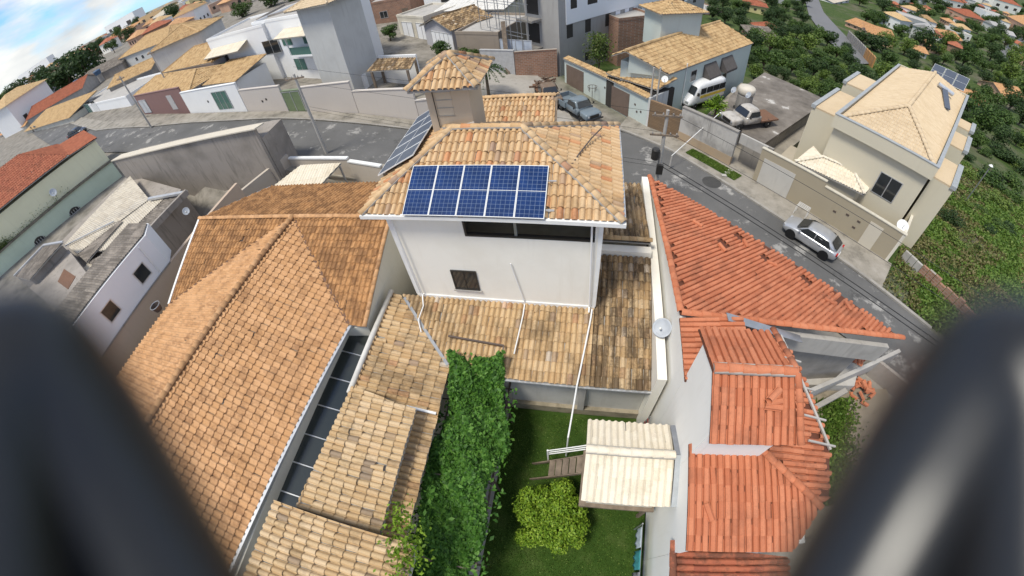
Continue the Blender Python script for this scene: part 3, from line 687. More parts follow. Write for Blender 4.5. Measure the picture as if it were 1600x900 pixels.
# ------------------------------------------------------------------ land, road, pavements
def land_mat():
    m, nd, lk, bs = newmat('grassy earth')
    f = noise(nd, lk, .06, 8, .6); f2 = noise(nd, lk, .7, 8, .65)
    c = ramp(nd, lk, f2, [(.3, (.03, .055, .016)), (.5, (.055, .09, .024)), (.68, (.10, .11, .045)), (.85, (.17, .135, .085))])
    c = mix(nd, lk, ramp(nd, lk, f, [(.5, 0), (.7, .8)]), c, (.15, .125, .10))
    ge = nd.new('ShaderNodeNewGeometry'); sx = nd.new('ShaderNodeSeparateXYZ'); lk.new(ge.outputs['Position'], sx.inputs[0])
    a = nd.new('ShaderNodeMath'); a.operation = 'MULTIPLY'; a.inputs[1].default_value = .766; lk.new(sx.outputs[0], a.inputs[0])
    b = nd.new('ShaderNodeMath'); b.operation = 'MULTIPLY_ADD'; b.inputs[1].default_value = .643; lk.new(sx.outputs[1], b.inputs[0]); lk.new(a.outputs[0], b.inputs[2])
    town = ramp(nd, lk, f2, [(.3, (.13, .12, .10)), (.5, (.24, .22, .19)), (.7, (.31, .285, .25)), (.85, (.12, .13, .06))])
    mr = nd.new('ShaderNodeMapRange'); mr.inputs[1].default_value = 24; mr.inputs[2].default_value = 29; lk.new(b.outputs[0], mr.inputs[0])
    c = mix(nd, lk, mr.outputs[0], town, c)        # trodden earth in the built-up part, grass down the valley side
    lk.new(c, bs.inputs['Base Color']); bs.inputs['Roughness'].default_value = .95; bs.inputs['Specular IOR Level'].default_value = .1
    bump(nd, lk, bs, f2, .6, .2); return m
v, f = [(0, 0, ground(0, 0) - .12)], []; NA = 120; rad = [4 * 1.13 ** i for i in range(62)]
for r_ in rad:
    for k in range(NA):
        a = 2 * math.pi * k / NA; x, y = r_ * math.sin(a), r_ * math.cos(a); v.append((x, y, ground(x, y) - .12 - (.4 if r_ < 12 else 0)))
for k in range(NA): f.append((0, 1 + (k + 1) % NA, 1 + k))
for i in range(len(rad) - 1):
    for k in range(NA): k2 = (k + 1) % NA; f.append((1 + i * NA + k, 1 + i * NA + k2, 1 + (i + 1) * NA + k2, 1 + (i + 1) * NA + k))
me = bpy.data.meshes.new('terrain'); me.from_pydata(v, [], f); me.materials.append(land_mat()); me.shade_smooth()
o = bpy.data.objects.new('terrain', me); COL.objects.link(o); struct(o)

def asphalt():
    m, nd, lk, bs = newmat('worn asphalt'); f = noise(nd, lk, .5, 9, .7); f2 = noise(nd, lk, 28, 4, .7); f3 = noise(nd, lk, .16, 6, .6)
    c = mix(nd, lk, ramp(nd, lk, f3, [(.4, 0), (.65, 1)]), (.105, .103, .10), (.15, .147, .143))
    c = mix(nd, lk, ramp(nd, lk, f, [(.56, 0), (.63, .8)]), c, (.40, .385, .36))
    c = mix(nd, lk, ramp(nd, lk, noise(nd, lk, .33, 7, .65), [(.60, 0), (.68, .7)]), c, (.05, .05, .05))
    c = mix(nd, lk, ramp(nd, lk, f2, [(.35, .0), (.75, .35)]), c, (.05, .05, .05))
    lk.new(c, bs.inputs['Base Color']); bs.inputs['Roughness'].default_value = .92; bump(nd, lk, bs, f2, .4, .01); return m
def pavement():
    m, nd, lk, bs = newmat('stained pavement concrete'); f = noise(nd, lk, .7, 9, .68)
    c = ramp(nd, lk, f, [(.3, (.12, .11, .09)), (.48, (.27, .245, .205)), (.7, (.36, .33, .285)), (.85, (.17, .17, .11))])
    lk.new(c, bs.inputs['Base Color']); bs.inputs['Roughness'].default_value = .95; bump(nd, lk, bs, noise(nd, lk, 12, 5), .4, .01); return m
M_ASPH, M_PAVE = asphalt(), pavement()
M_PATCH = plaster('dark asphalt patch', (.065, .064, .062), .4, (.03, .03, .03), 2, False)
M_GUTTER = plaster('kerb concrete', (.33, .31, .28), .6, (.13, .12, .10), .8, False)
N_EDGE = [(-170, 62), (-120, 45), (-79, 31.5), (-63, 29.6), (-45, 27.5), (-27, 25.4), (-17, 24.8), (-9, 24.6), (-2, 24.7), (3.4, 24.2), (6.2, 21.6), (10, 17.6), (13.8, 13.8), (17.6, 10.4), (21.5, 6), (30, -4)]
F_EDGE = [(-170, 71), (-120, 52), (-79.2, 38.3), (-58.5, 34.9), (-47.9, 34.2), (-33.5, 32.7), (-22.6, 31.2), (-15.8, 30.4), (-8, 31.0), (-2, 33.0), (3.0, 32.6), (6.7, 29.9), (9.4, 26.9), (12.6, 23.4), (22.2, 13.3), (36, -2)]
ground_ribbon('road', N_EDGE, F_EDGE, .02, M_ASPH)
ground_ribbon('side_road', [(-9.5, 31.2), (-11.5, 38), (-15, 47), (-24, 62), (-36, 85)], [(-1.2, 33.2), (-3.6, 40), (-7.5, 47.5), (-17.5, 62), (-29, 85)], .05, plaster('dusty side road', (.36, .335, .30), .6, (.15, .14, .12), .35, False))
WALK = [(-120, 54.5), (-79, 41.0), (-58.5, 37.6), (-50.6, 37.0), (-38, 35.1), (-31, 33.9), (-22.2, 33.0), (-15.5, 32.0), (-10, 32.0)]
ground_ribbon('pavement', F_EDGE[1:9], WALK, .13, M_PAVE, side=.14)
ground_ribbon('pavement', [(2.4, 33.2), (3.2, 32.7), (6.7, 30.0), (9.4, 27.0), (12.6, 23.5), (18.0, 17.95), (19.6, 16.3)], [(3.8, 36.6), (5.0, 34.2), (8.3, 31.8), (12.0, 28.2), (14.5, 25.6), (20.6, 19.5), (21.6, 18.6)], .13, M_PAVE, side=.14)
ground_ribbon('pavement', [(-27, 23.4), (-17, 22.6), (-9, 22.4), (-2, 22.6), (2.8, 22.4), (5.0, 20.6)], [(-27, 25.4), (-17, 24.8), (-9, 24.6), (-2, 24.7), (3.4, 24.2), (6.2, 21.6)], .13, M_PAVE, side=.14)
ground_ribbon('kerb', [(2.4, 33.05), (3.2, 32.55), (6.7, 29.85), (9.4, 26.85), (12.6, 23.35), (19.0, 16.75), (22.2, 13.25)], [(2.5, 33.25), (3.32, 32.75), (6.85, 30.03), (9.55, 27.03), (12.75, 23.53), (19.15, 16.93), (22.35, 13.43)], .15, M_GUTTER, side=.14)
ground_ribbon('kerb', F_EDGE[1:9], [(x, y + .2) for x, y in F_EDGE[1:9]], .15, M_GUTTER, side=.14)
for k, (px, py, a) in enumerate(((1112, 285, .75),)):
    p = WS(px, py); struct(MB().lathe((p.x, p.y, p.z + .026), [(a * .5, 0), (a, -.004)], 20).build('road_patch', M_PATCH))
# lawn, paved strip, yard floor
def lawn_mat():
    m, nd, lk, bs = newmat('lawn'); f = noise(nd, lk, .9, 8, .65); f2 = noise(nd, lk, 30, 4, .7)
    c = ramp(nd, lk, f, [(.25, (.03, .065, .011)), (.5, (.055, .105, .018)), (.66, (.095, .14, .036)), (.8, (.17, .16, .085))])
    c = mix(nd, lk, ramp(nd, lk, f2, [(.35, .55), (.7, 0)]), c, (.012, .03, .006))
    lk.new(c, bs.inputs['Base Color']); bs.inputs['Roughness'].default_value = .95; bs.inputs['Specular IOR Level'].default_value = .1; bump(nd, lk, bs, f2, .8, .05); return m
M_LAWN = lawn_mat()
struct(MB().box(-2.95, 3.42, -6, 7.15, -.3, 0).build('lawn', M_LAWN))
def blades(name, pts, h, mat, label):
    p = np.array(pts); nn = rng.normal(size=(len(p), 3)) * [1, 1, .25]
    return struct(tag(bpy.data.objects.new(name, leaves_mesh(name, p, nn, h, mat)), label), 'stuff')
gp = [(random.uniform(-2.93, 3.35), random.uniform(-3.5, 7.0), .015) for _ in range(30000)]
gp = [p for p in gp if math.sin(p[0] * 1.7 + 1) * math.sin(p[1] * 1.3) + .5 * math.sin(p[0] * 4.1 - p[1] * 3.3) < .85 or random.random() < .25]
o = blades('grass', gp, .032, L_GRASS, 'short green lawn grass between house and shed'); COL.objects.link(o)
struct(MB().box(-3.35, -2.95, -6, 7.3, -.3, .09).build('paved_edging', M_CONCL))
struct(MB().box(-8.6, -3.35, -8, 9.6, -.3, .03).build('patio', plaster('patio concrete', (.34, .335, .34), .5, (.12, .12, .12), .8, False)))

# ------------------------------------------------------------------ house with the solar panels
mh = thing('main_house', 'cream two-storey house with tan tiled roofs in the middle of the photo', 'house', (-3.3, 13, 0))
X0, X1, YF, YB = -7.26, .51, 10.2, 15.95
wb = MB()
wb.box(X0, X1, YF, YF + .2, 3.0, 7.97)                                            # front, below the long opening
wb.box(X0, -4.35, YF, YF + .2, 7.97, 9.3).box(.30, X1, YF, YF + .2, 7.97, 9.3)
wb.box(X0, X0 + .2, YF + .2, YB, 3.0, 9.3).box(X1 - .2, X1, YF + .2, YB, 3.0, 9.3).box(X0 + .2, X1 - .2, YB - .2, YB, 3.0, 9.3)
wb.build('upper_wall', M_CREAMWALL, mh)
MB().box(X0 + .2, X1 - .2, YF + .2, YB - .2, 7.2, 7.3).build('loft_floor', plain('loft floor', (.30, .29, .24), .8), mh)
MB().box(-4.4, X1 - .2, 13.9, 14.0, 7.3, 9.2).build('loft_partition', plain('loft wall', (.34, .35, .30), .9), mh)
MB().lathe((-1.75, 12.2, 7.31), [(.42, 0), (.5, .1), (.5, 1.2), (.42, 1.3)], 18).build('water_drum', M_BLACK, mh)
b = MB().box(-4.35, .30, YF - .02, YF + .14, 7.97, 8.05).box(-4.35, -4.27, YF - .02, YF + .14, 8.05, 9.2)
lo = b.build('loft_opening_frame', M_DARK, mh)
MB().box(-2.52, -2.42, YF + .02, YF + .12, 8.05, 9.2).build('mullion', M_STEEL, lo)
w = MB().box(-5.35, -4.27, YF - .06, YF + .0, 4.86, 4.93).box(-5.35, -5.29, YF - .05, YF, 4.93, 6.05).box(-4.33, -4.27, YF - .05, YF, 4.93, 6.05).box(-5.29, -4.33, YF - .05, YF, 5.99, 6.05).box(-4.83, -4.79, YF - .045, YF, 4.93, 5.99).build('window', M_DARK, mh)
for x in (-5.28, -4.78): MB().box(x, x + .44, YF - .03, YF + .002, 4.94, 5.98).build('pane', M_GLASS, w)
MB().box(-5.42, -4.2, YF - .09, YF - .001, 4.80, 4.858).build('window_sill', M_CONCL, w)
# trims and pipes
MB().box(X0 - .02, X1 + .02, YF - .05, YF - .001, 4.10, 4.32).build('wall_flashing', M_WHITE, mh)
MB().box(X0 - .05, X0 + .13, YF - .04, YF - .001, 4.33, 9.1).build('corner_trim', M_WHITE, mh); MB().box(X1 - .1, X1 + .05, YF - .04, YF - .001, 4.33, 9.1).build('corner_trim', M_WHITE, mh)
MB().tube([(-2.79, YF - .06, 6.68), (-2.41, YF - .06, 4.33)], .022, 8).build('wall_pipe', M_PVC, mh)
MB().tube([(.16, YF - .12, 9.0), (.30, YF - .1, 4.4), (.30, YF - .3, 4.25)], .036, 8).build('downpipe', M_PVC, mh)
MB().tube([(-7.05, YF - .12, 9.0), (-7.0, YF - .1, 4.4), (-6.85, 9.6, 4.2), (-6.9, 8.9, 4.1), (-6.65, 8.4, 3.95)], .028, 8).build('downpipe', M_PVC, mh)
EZ, EX0, EX1, EY0, EY1 = 9.2, -8.05, 1.15, 9.88, 16.35
RZ, RY, RX0, RX1 = 10.67, 13.25, -5.15, -2.5
c0, c1, c2, c3 = Vector((EX0, EY0, EZ)), Vector((EX1, EY0, EZ)), Vector((EX1, EY1, EZ)), Vector((EX0, EY1, EZ))
r0, r1 = Vector((RX0, RY, RZ)), Vector((RX1, RY, RZ))
T = Tiles(mh, 'barrel', T_TAN)
T.plane([c0, c1, r1, r0]); T.plane([c1, c2, r1]); T.plane([c2, c3, r0, r1], show=False); T.plane([c3, c0, r0])
LS = .23
def lowz(y): return 3.4 + LS * (y - 6.97)
def LP(x, y): return Vector((x, y, lowz(y)))
T2 = Tiles(mh, 'barrel', T_LOW)
T2.plane([LP(-4.95, 6.97), LP(.51, 6.97), LP(.51, 10.18), LP(-8.1, 10.18)], show=True)
T3 = Tiles(mh, 'barrel', T_MOSS)
T3.plane([LP(.515, 6.97), LP(2.92, 6.97), LP(2.92, 12.75), LP(.515, 12.75)])
T3.plane([(.6, 13.3, 5.15), (2.9, 13.3, 5.15), (2.9, 18.9, 4.25), (.6, 18.9, 4.25)])
T.finish(150); T2.finish(90); T3.finish(60)
for a, c in ((c0, r0), (c1, r1), (c2, r1), (c3, r0), (r0, r1)): caps(mh, a, c, T_TAN, .13, .38, M_MORTAR)
caps(mh, (.55, 13.35, 5.2), (2.95, 13.35, 5.2), T_LOW, .13, .36)
MB().box(EX0 - .04, EX1 + .1, EY0 - .12, EY0 + .02, EZ - .12, EZ + .03).build('gutter', M_WHITE, mh)
MB().box(EX1 + .0, EX1 + .1, EY0 + .03, EY1, EZ - .12, EZ + .02).build('gutter', M_ALU, mh)
MB().box(EX0 + .05, EX1 - .02, EY0 + .03, EY1 - .05, EZ - .14, EZ - .1).build('soffit', M_CREAMWALL, mh)
MB().box(-4.95, 2.98, 6.88, 6.96, 3.30, 3.38).build('gutter', M_ALU, mh)
MB().box(.52, 2.94, 12.78, 13.18, 3.0, 5.02).build('parapet', M_CREAMWALL, mh)
MB().box(2.94, 3.30, 6.86, 19.2, 0, 4.62).build('parapet', M_CREAMWALL, mh)
MB().box(.6, 2.9, 13.25, 18.9, 0, 4.2).build('wing_wall', M_CREAMWALL, mh); MB().box(X0, -2.35, 15.96, 22.0, 0, 7.0).build('rear_wall', M_CREAMWALL, mh)
# rear roof seen over the ridge
a1, a2, a3, a4 = W(868, 150, 8.6), W(866, 200, 8.0), W(735, 200, 8.0), W(748, 155, 8.6)
T4 = Tiles(mh, 'barrel', T_TAN); T4.plane([a4, a1, a2, a3]); T4.plane([a1, a4, a4 + Vector((0, 3, -1.2)), a1 + Vector((0, 3, -1.2))], show=False); T4.finish(0)
caps(mh, a4, a1, T_TAN, .13, .38)
MB().bar(a1 + Vector((.06, 0, -.04)), a2 + Vector((.06, 0, -.04)), .1).build('verge_board', M_WOOD, mh)
# ground floor behind the low eave
MB().box(-2.9, 2.93, 7.35, 7.5, .55, 3.3).build('porch_wall', plaster('porch wall', (.50, .49, .46), .35, (.25, .23, .2), 1), mh)
MB().box(-2.9, 2.93, 7.16, 7.349, 0, .56).build('plinth', plaster('mossy plinth', (.30, .26, .19), .7, (.10, .085, .055), 1.2, False), mh)
for x in (-2.95, .3): MB().box(x - .14, x + .14, 7.12, 7.33, .57, 3.28).build('porch_pillar', M_CONCL, mh)
MB().box(-7.2, -3.0, 9.4, 9.55, 0, 3.6).build('ground_wall', M_CONCL, mh); MB().box(-2.9, 2.93, 7.51, 9.9, 0, .4).build('porch_floor', M_CONCL, mh)
MB().tube([(.42, 10.0, 4.35), (.40, 9.7, 4.21), (.05, 6.9, 3.55), (.03, 6.7, 3.3), (-.1, 5.2, 2.35), (-.12, 5.1, .05)], .035, 8).build('drain_pipe', M_PVC, mh)
MB().tube([(-2.4, 10.05, 4.3), (-2.4, 9.6, 4.2), (-2.55, 7.9, 3.8)], .028, 8).build('drain_pipe', M_PVC, mh)
# water tower
tx0, tx1, ty0, ty1 = -6.15, -4.45, 13.75, 15.5
MB().box(tx0, tx1, ty0, ty1, 9.2, 12.35).build('tower_wall', plaster('tan tower paint', (.52, .43, .32), .12, (.36, .29, .2), .6), mh)
hd = MB().box(-5.75, -5.15, ty0 - .012, ty0, 11.0, 12.0).build('tower_hatch', plaster('tan hatch paint', (.54, .46, .35), .1, (.4, .3, .2), .6), mh)
for z in (11.0, 11.33, 11.66, 11.99): MB().box(-5.78, -5.12, ty0 - .03, ty0 - .013, z - .015, z + .015).build('hatch_rail', M_STEEL, hd)
MB().tube([(-5.85, ty0 - .05, 12.2), (-5.82, ty0 - .05, 10.5)], .018, 6).build('tower_cable', M_DARK, mh)
MB().obox((tx0 - .03, ty0 - .04), (tx1 + .03, ty0 - .04), .035, (10.1, 10.55), (10.25, 10.7)).build('tower_flashing', M_WHITE, mh)
q0, q1, q2, q3 = [Vector(p) for p in ((-6.62, 13.25, 12.3), (-3.95, 13.25, 12.3), (-3.95, 15.95, 12.3), (-6.62, 15.95, 12.3))]; ap = Vector((-5.25, 14.6, 13.15))
T5 = Tiles(mh, 'barrel', T_TAN, 1.6)
for p in ((q0, q1, ap), (q1, q2, ap), (q3, q0, ap)): T5.plane(list(p))
T5.plane([q2, q3, ap], show=False); T5.finish(40)
for q in (q0, q1, q2, q3): caps(mh, q, ap, T_TAN, .13, .36, M_MORTAR)
# cable lying over the roof
o = MB().tube([W(940, 200, 9.9), W(925, 215, 9.9), W(905, 240, 9.95), W(895, 255, 9.95), W(885, 258, 9.9), W(870, 270, 9.8)], .03, 6).build('roof_cable', M_IRON, None)
tag(o, 'brown cable lying across the right slope of the tan tiled roof', 'cable')

# solar panels
def cell_mat(name, c1, c2, line, rough):
    m, nd, lk, bs = newmat(name); tcd = nd.new('ShaderNodeTexCoord'); sx = nd.new('ShaderNodeSeparateXYZ'); lk.new(tcd.outputs['Object'], sx.inputs[0])
    def grid(out, step, wd):
        a = nd.new('ShaderNodeMath'); a.operation = 'PINGPONG'; a.inputs[1].default_value = step / 2; lk.new(out, a.inputs[0])
        b = nd.new('ShaderNodeMath'); b.operation = 'LESS_THAN'; b.inputs[1].default_value = wd; lk.new(a.outputs[0], b.inputs[0]); return b.outputs[0]
    gx, gy = grid(sx.outputs[0], .158, .005), grid(sx.outputs[1], .158, .005)
    mxm = nd.new('ShaderNodeMath'); mxm.operation = 'MAXIMUM'; lk.new(gx, mxm.inputs[0]); lk.new(gy, mxm.inputs[1])
    c = ramp(nd, lk, noise(nd, lk, 1.1, 3, src='Object'), [(.35, c1), (.7, c2)])
    c = mix(nd, lk, mxm.outputs[0], c, line); lk.new(c, bs.inputs['Base Color']); bs.inputs['Roughness'].default_value = rough; bs.inputs['Specular IOR Level'].default_value = .2
    return m
M_CELL = cell_mat('blue solar cells', (.010, .026, .085), (.014, .045, .16), (.15, .20, .30), .22)
M_CELL2 = cell_mat('grey-blue solar cells', (.075, .09, .12), (.085, .10, .13), (.10, .12, .155), .3)  # grey carries the reflected sky of the left-slope panels in the cell colour
def panel(label, M, wide, long, cell, owner):
    b = MB(M); e = .02
    b.box(0, wide, 0, e, -.03, .012).box(0, wide, long - e, long, -.03, .012).box(0, e, e, long - e, -.03, .012).box(wide - e, wide, e, long - e, -.03, .012).box(e, wide - e, long / 2 - .008, long / 2 + .008, -.004, .010)
    o = b.build('solar_panel', M_WHITE, owner); o['label'] = label
    g = bpy.data.objects.new('cell_sheet', bpy.data.meshes.new('cell_sheet')); COL.objects.link(g)
    g.data.from_pydata([(.01, .01, 0), (wide - .01, .01, 0), (wide - .01, long - .01, 0), (.01, long - .01, 0)], [], [(0, 1, 2, 3)]); g.data.materials.append(cell)
    g.parent = o; g.matrix_basis = M
    for x in (.25, wide - .25): MB(M).box(x - .02, x + .02, .1, long - .1, -.09, -.031).build('mounting_rail', M_ALU, None).parent = o
    return o
fs = Vector((0, RY - EY0, RZ - EZ)).normalized(); fn = Vector((1, 0, 0)).cross(fs)
ORD = ['leftmost', 'second from left', 'middle', 'second from right', 'rightmost']
pw, pl_ = .985, 2.0
for i in range(5):
    O = Vector((-6.28 + i * pw, EY0, EZ)) + fs * (-.10) + fn * .20
    M = Matrix((Vector((1, 0, 0)), fs, fn)).transposed().to_4x4(); M.translation = O
    panel(f'blue solar panel on the front roof slope, {ORD[i]} of five', M, pw - .012, pl_, M_CELL, mh)
ss = Vector((RX0 - EX0, 0, RZ - EZ)).normalized(); sn = ss.cross(Vector((0, -1, 0))); sn = sn if sn.z > 0 else -sn
ORD2 = ['nearest', 'second nearest', 'middle', 'second farthest', 'farthest']
for i in range(5):
    O = Vector((EX0, 12.95 + i * pw, EZ)) + ss * -.02 + sn * .28
    M = Matrix((Vector((0, -1, 0)), ss, sn)).transposed().to_4x4(); M.translation = O
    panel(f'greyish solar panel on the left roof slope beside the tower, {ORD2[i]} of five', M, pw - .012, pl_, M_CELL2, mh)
for z in (.35, 1.45):
    p = Vector((-1.36, EY0, EZ)) + fs * (z - .1) + fn * .12; MB().bar(p, p + Vector((.28, 0, 0)), .05).build('mounting_rail', M_ALU, mh)

# ------------------------------------------------------------------ long annex with stepped tile roofs
an = thing('annex', 'low annex under stepped tan tile roofs between the glass strip and pergola', 'house', (-6.8, 3, 0))
def AP(x, y): return Vector((x, y, 3.45 + .23 * (-5.2 - x)))
T = Tiles(an, 'barrel', T_LOW, 1.3)
T.plane([AP(-8.55, 5.0), AP(-5.15, 5.0), AP(-5.15, 7.15), AP(-8.2, 10.15), AP(-8.55, 10.15)])
T.plane([AP(-6.3, 0.0), AP(-5.1, 0.0), AP(-5.1, 4.99), AP(-6.3, 4.99)])
T_R1 = tile_mat('clean buff tile', [(0, (.50, .34, .18)), (.4, (.58, .42, .24)), (.8, (.64, .48, .30)), (.95, (.55, .38, .21)), (.97, (.28, .21, .15)), (1, (.36, .27, .18))], amount=.45, sscale=1.2, lo=.58, hi=.78)
def BP(x, y): return Vector((x, y, 4.2 + .2 * (-5.75 - x)))
def CP(x, y): return Vector((x, y, 4.62 + .16 * (-4.3 - x)))
T.plane([BP(-8.75, .3), BP(-5.72, .25), BP(-5.72, 4.85), BP(-8.35, 5.15)], T_R1)
T.plane([CP(-9.45, -3.6), CP(-4.3, -3.6), CP(-4.3, .2), CP(-9.25, .25)], T_R1)
T.finish(300)
for f_, e in ((lambda x, y: BP(x, y), ((-8.75, .3), (-5.72, .25))),): MB().bar(f_(*e[0]) + Vector((0, 0, -.12)), f_(*e[1]) + Vector((0, 0, -.12)), .12, .2).build('verge_board', M_WOOD, an)
MB().tube([AP(-8.62, 5.0) + Vector((0, 0, .1)), AP(-8.62, 7.5) + Vector((.02, 0, .12)), AP(-8.6, 10.2) + Vector((.0, 0, .1))], .12, 8).build('mortar_ridge', plaster('lime mortar', (.62, .60, .56), .4, (.25, .24, .22), 2, False), an, True)
MB().box(-8.5, -5.7, -3.5, 9.9, -.3, 3.35).build('wall', M_CREAMDIRT, an); MB().box(-8.3, -5.9, .4, 4.7, 3.36, 4.0).build('clerestory_wall', M_CREAMDIRT, an); MB().box(-9.0, -4.6, -3.5, .05, 3.36, 4.5).build('gable_wall', M_CREAMDIRT, an)
vs_, ve_ = LP(-8.1, 10.18) + Vector((0, 0, .09)), Vector((-5.0, 6.97, 3.52)); MB().bar(vs_.lerp(ve_, .06), vs_.lerp(ve_, .93), .13, .03).build('valley_flashing', M_STEEL, an)
MB().bar(AP(-6.3, 5.05) + Vector((0, 0, .12)), AP(-5.15, 5.05) + Vector((0, 0, .12)), .09).build('mortar_strip', M_WHITE, an)
# glass strip along the left house
gc = thing('skylight_canopy', 'narrow dark glass canopy with white bars between two tiled roofs', 'canopy', (-9.3, 3, 3.3))
gm = glass_mat('smoky canopy glass', (.03, .036, .034), .16); ys = [8.2, 7.0, 5.7, 4.4, 3.1, 1.9, .7, -.5, -1.7, -2.9]
for a, b in zip(ys[:-1], ys[1:]):
    MB().slab([(-9.98 - (8.2 - b) * .09, b + .03, 3.95), (-8.72 - (8.2 - b) * .05, b + .03, 3.62), (-8.72 - (8.2 - a) * .05, a - .03, 3.62), (-9.98 - (8.2 - a) * .09, a - .03, 3.95)], .02).build('glass_sheet', gm, gc)
for y in ys: MB().bar((-9.98 - (8.2 - y) * .09, y, 3.96), (-8.72 - (8.2 - y) * .05, y, 3.63), .035, .05).build('glazing_bar', M_ALU, gc)
MB().bar((-10.0, 8.25, 3.99), (-11.01, -3, 3.99), .06, .08).build('frame_rail', M_ALU, gc); MB().bar((-8.7, 8.25, 3.62), (-9.26, -3, 3.62), .06, .08).build('frame_rail', M_ALU, gc)
MB().bar((-10.15, 8.25, 3.98), (-8.72, 8.25, 3.65), .06, .08).build('frame_rail', M_ALU, gc)
struct(MB().box(-10.4, -8.5, -4, 9.5, -.3, .02).build('passage_floor', M_CONC))

# ------------------------------------------------------------------ big orange-roofed house on the left
lh = thing('left_house', 'large house left of centre under a broad orange tiled roof', 'house', (-15.5, 6, 1))
LR = 6.5; A_ = Vector((-14.7, 12.8, LR))
T = Tiles(lh, 'roman', T_ORANGE)
ridge_end = Vector((-16.3, -5.0, LR)); ev1, ev2 = Vector((-9.75, 7.95, 4.6)), Vector((-10.91, -5.0, 4.6))
T.plane([A_, ridge_end, ev2, ev1], T_ORANGE)
T.plane([A_, ev1, Vector((-8.9, 7.95, 4.6)), Vector((-8.9, 12.8, LR))], T_RUST)
lv = Vector((-22.4, 7.7, 4.62))
T.plane([A_, Vector((-22.4, 12.8, LR)), lv], T_RUST)
T.plane([A_, lv, Vector((-23.54, -5.0, 4.62)), ridge_end], T_ORANGE)
T.plane([Vector((-22.4, 12.8, LR)), Vector((-8.9, 12.8, LR)), Vector((-8.9, 17.5, 5.05)), Vector((-20.6, 17.6, 5.05))], T_RUST)
T.finish(300)
caps(lh, (-22.4, 12.8, LR), (-8.9, 12.8, LR), T_ORANGE, .12, .36); caps(lh, A_, ridge_end, T_ORANGE, .16, .36)
caps(lh, (-8.92, 7.95, 4.62), (-8.92, 12.8, LR), T_ORANGE, .10, .36, name='verge_tile')
MB().bar(A_ + Vector((0, 0, .03)), ev1 + Vector((0, 0, .06)), .14, .03).build('valley_flashing', plain('rusty valley', (.16, .09, .06), .8), lh)
MB().bar(A_ + Vector((0, 0, .03)), lv + Vector((0, 0, .06)), .14, .03).build('valley_flashing', plain('rusty valley', (.16, .09, .06), .8), lh)
MB().bar(ev1 + Vector((.08, 0, .0)), ev2 + Vector((.08, 0, 0)), .14, .12).build('gutter', M_ALU, lh)
MB().bar(lv + Vector((-.06, 0, .02)), Vector((-22.45, 12.8, LR)), .16, .14).build('verge_trim', M_WHITE, lh)
MB().bar((-20.7, 17.62, 5.0), (-22.5, 12.8, LR - .05), .3, .06).build('verge_flashing', M_FLASH, lh)
MB().prism([(-22.0, -4.8), (-10.5, -4.8), (-10.0, 7.8), (-9.0, 8.1), (-9.0, 17.2), (-20.4, 17.2), (-22.0, 12.6)], -.5, 4.45).build('wall', plaster('cream side wall', (.74, .71, .61), .25, (.45, .41, .33), .5), lh)
MB().obox((-9.0, 8.2), (-9.0, 12.8), .2, 4.46, (4.5, 6.3)).build('gable', plaster('cream side wall', (.58, .55, .46)), lh)
MB().obox((-9.0, 12.8), (-9.0, 17.2), .2, 4.46, (6.3, 5.0)).build('gable', plaster('cream side wall', (.58, .55, .46)), lh)
cgi = thing('wire_basket', 'small dark wire basket at the left verge of the orange roof', 'basket', (-22.9, 7.2, 4.7))
MB().lathe((-22.9, 7.2, 4.7), [(.18, 0), (.22, .02), (.31, .4), (.29, .4), (.20, .05), (.05, .04)], 14).build('basket', M_IRON, cgi); MB().ring((-22.9, 7.2, 5.11), .32, .03).build('rim', M_STEEL, cgi)

# ------------------------------------------------------------------ pergola and vine
pg = thing('pergola', 'brown steel tube pergola carrying the vine beside the lawn', 'pergola', (-4.1, 3, .03))
for x in (-5.15, -2.75):
    MB().bar((x, -4, 2.30), (x, 7.9, 2.30), .07).build('long_beam', M_IRON, pg)
    for y in (-3, 0, 3.2, 6.4): MB().bar((x, y, .03), (x, y, 2.265), .08).build('post', M_IRON, pg)
for i, y in enumerate(np.arange(-3.4, 7.9, .8)): MB().bar((-5.55, y, 2.36), (-2.6, y, 2.36), .05).build('cross_bar', M_IRON, pg)
MB().bar((-5.4, 8.35, 3.95), (-3.0, 8.15, 3.95), .07).build('roof_bar', M_IRON, pg)
MB().bar((-3.0, 8.15, 3.95), (-3.05, 7.2, 3.7), .05).build('roof_bar', M_IRON, pg)
vn = thing('vine', 'dense green leafy vine covering the pergola beside the lawn', 'vine', (-4.0, 5.5, .03))
def vine_left(y): return -5.0 + .3 * math.sin(y * 1.1 + 1) - .3 * sst(3, 0, y) - .25 * sst(4.5, 6.5, y)
def vine_right(y): return -2.6 + .25 * math.sin(y * 1.7) - .25 * sst(3, 0, y) - .35 * sst(6.6, 7.8, y)
pts, nn = [], []
while len(pts) < 30000:
    y = random.uniform(-3.5, 7.6); x = random.uniform(-5.7, -2.2)
    if not (vine_left(y) < x < vine_right(y)) and random.random() > (.03 if y < 6.6 else 0): continue
    zt = 2.85 + .22 * math.sin(x * 2.3 + y) + .2 * math.sin(y * 2.9 - x * 1.7) + .12 * math.sin(x * 6 + y * 5)
    zt += min(1.15, max(0, y - 5.9) * .75)
    if random.random() < .012: zt += random.uniform(.1, .5)
    pts.append((x, y, zt - abs(random.gauss(0, .16)))); nn.append((random.gauss(0, .55), random.gauss(0, .55), 1))
me = leaves_mesh('foliage', pts, nn, .10, L_VINE); o = bpy.data.objects.new('foliage', me); COL.objects.link(o); adopt(o, vn)
MB().tube([(-4.0, 5.5, 0), (-3.9, 5.4, 1.2), (-4.1, 5.0, 2.4)], [.06, .05, .03], 7).build('stem', M_BARK, vn)
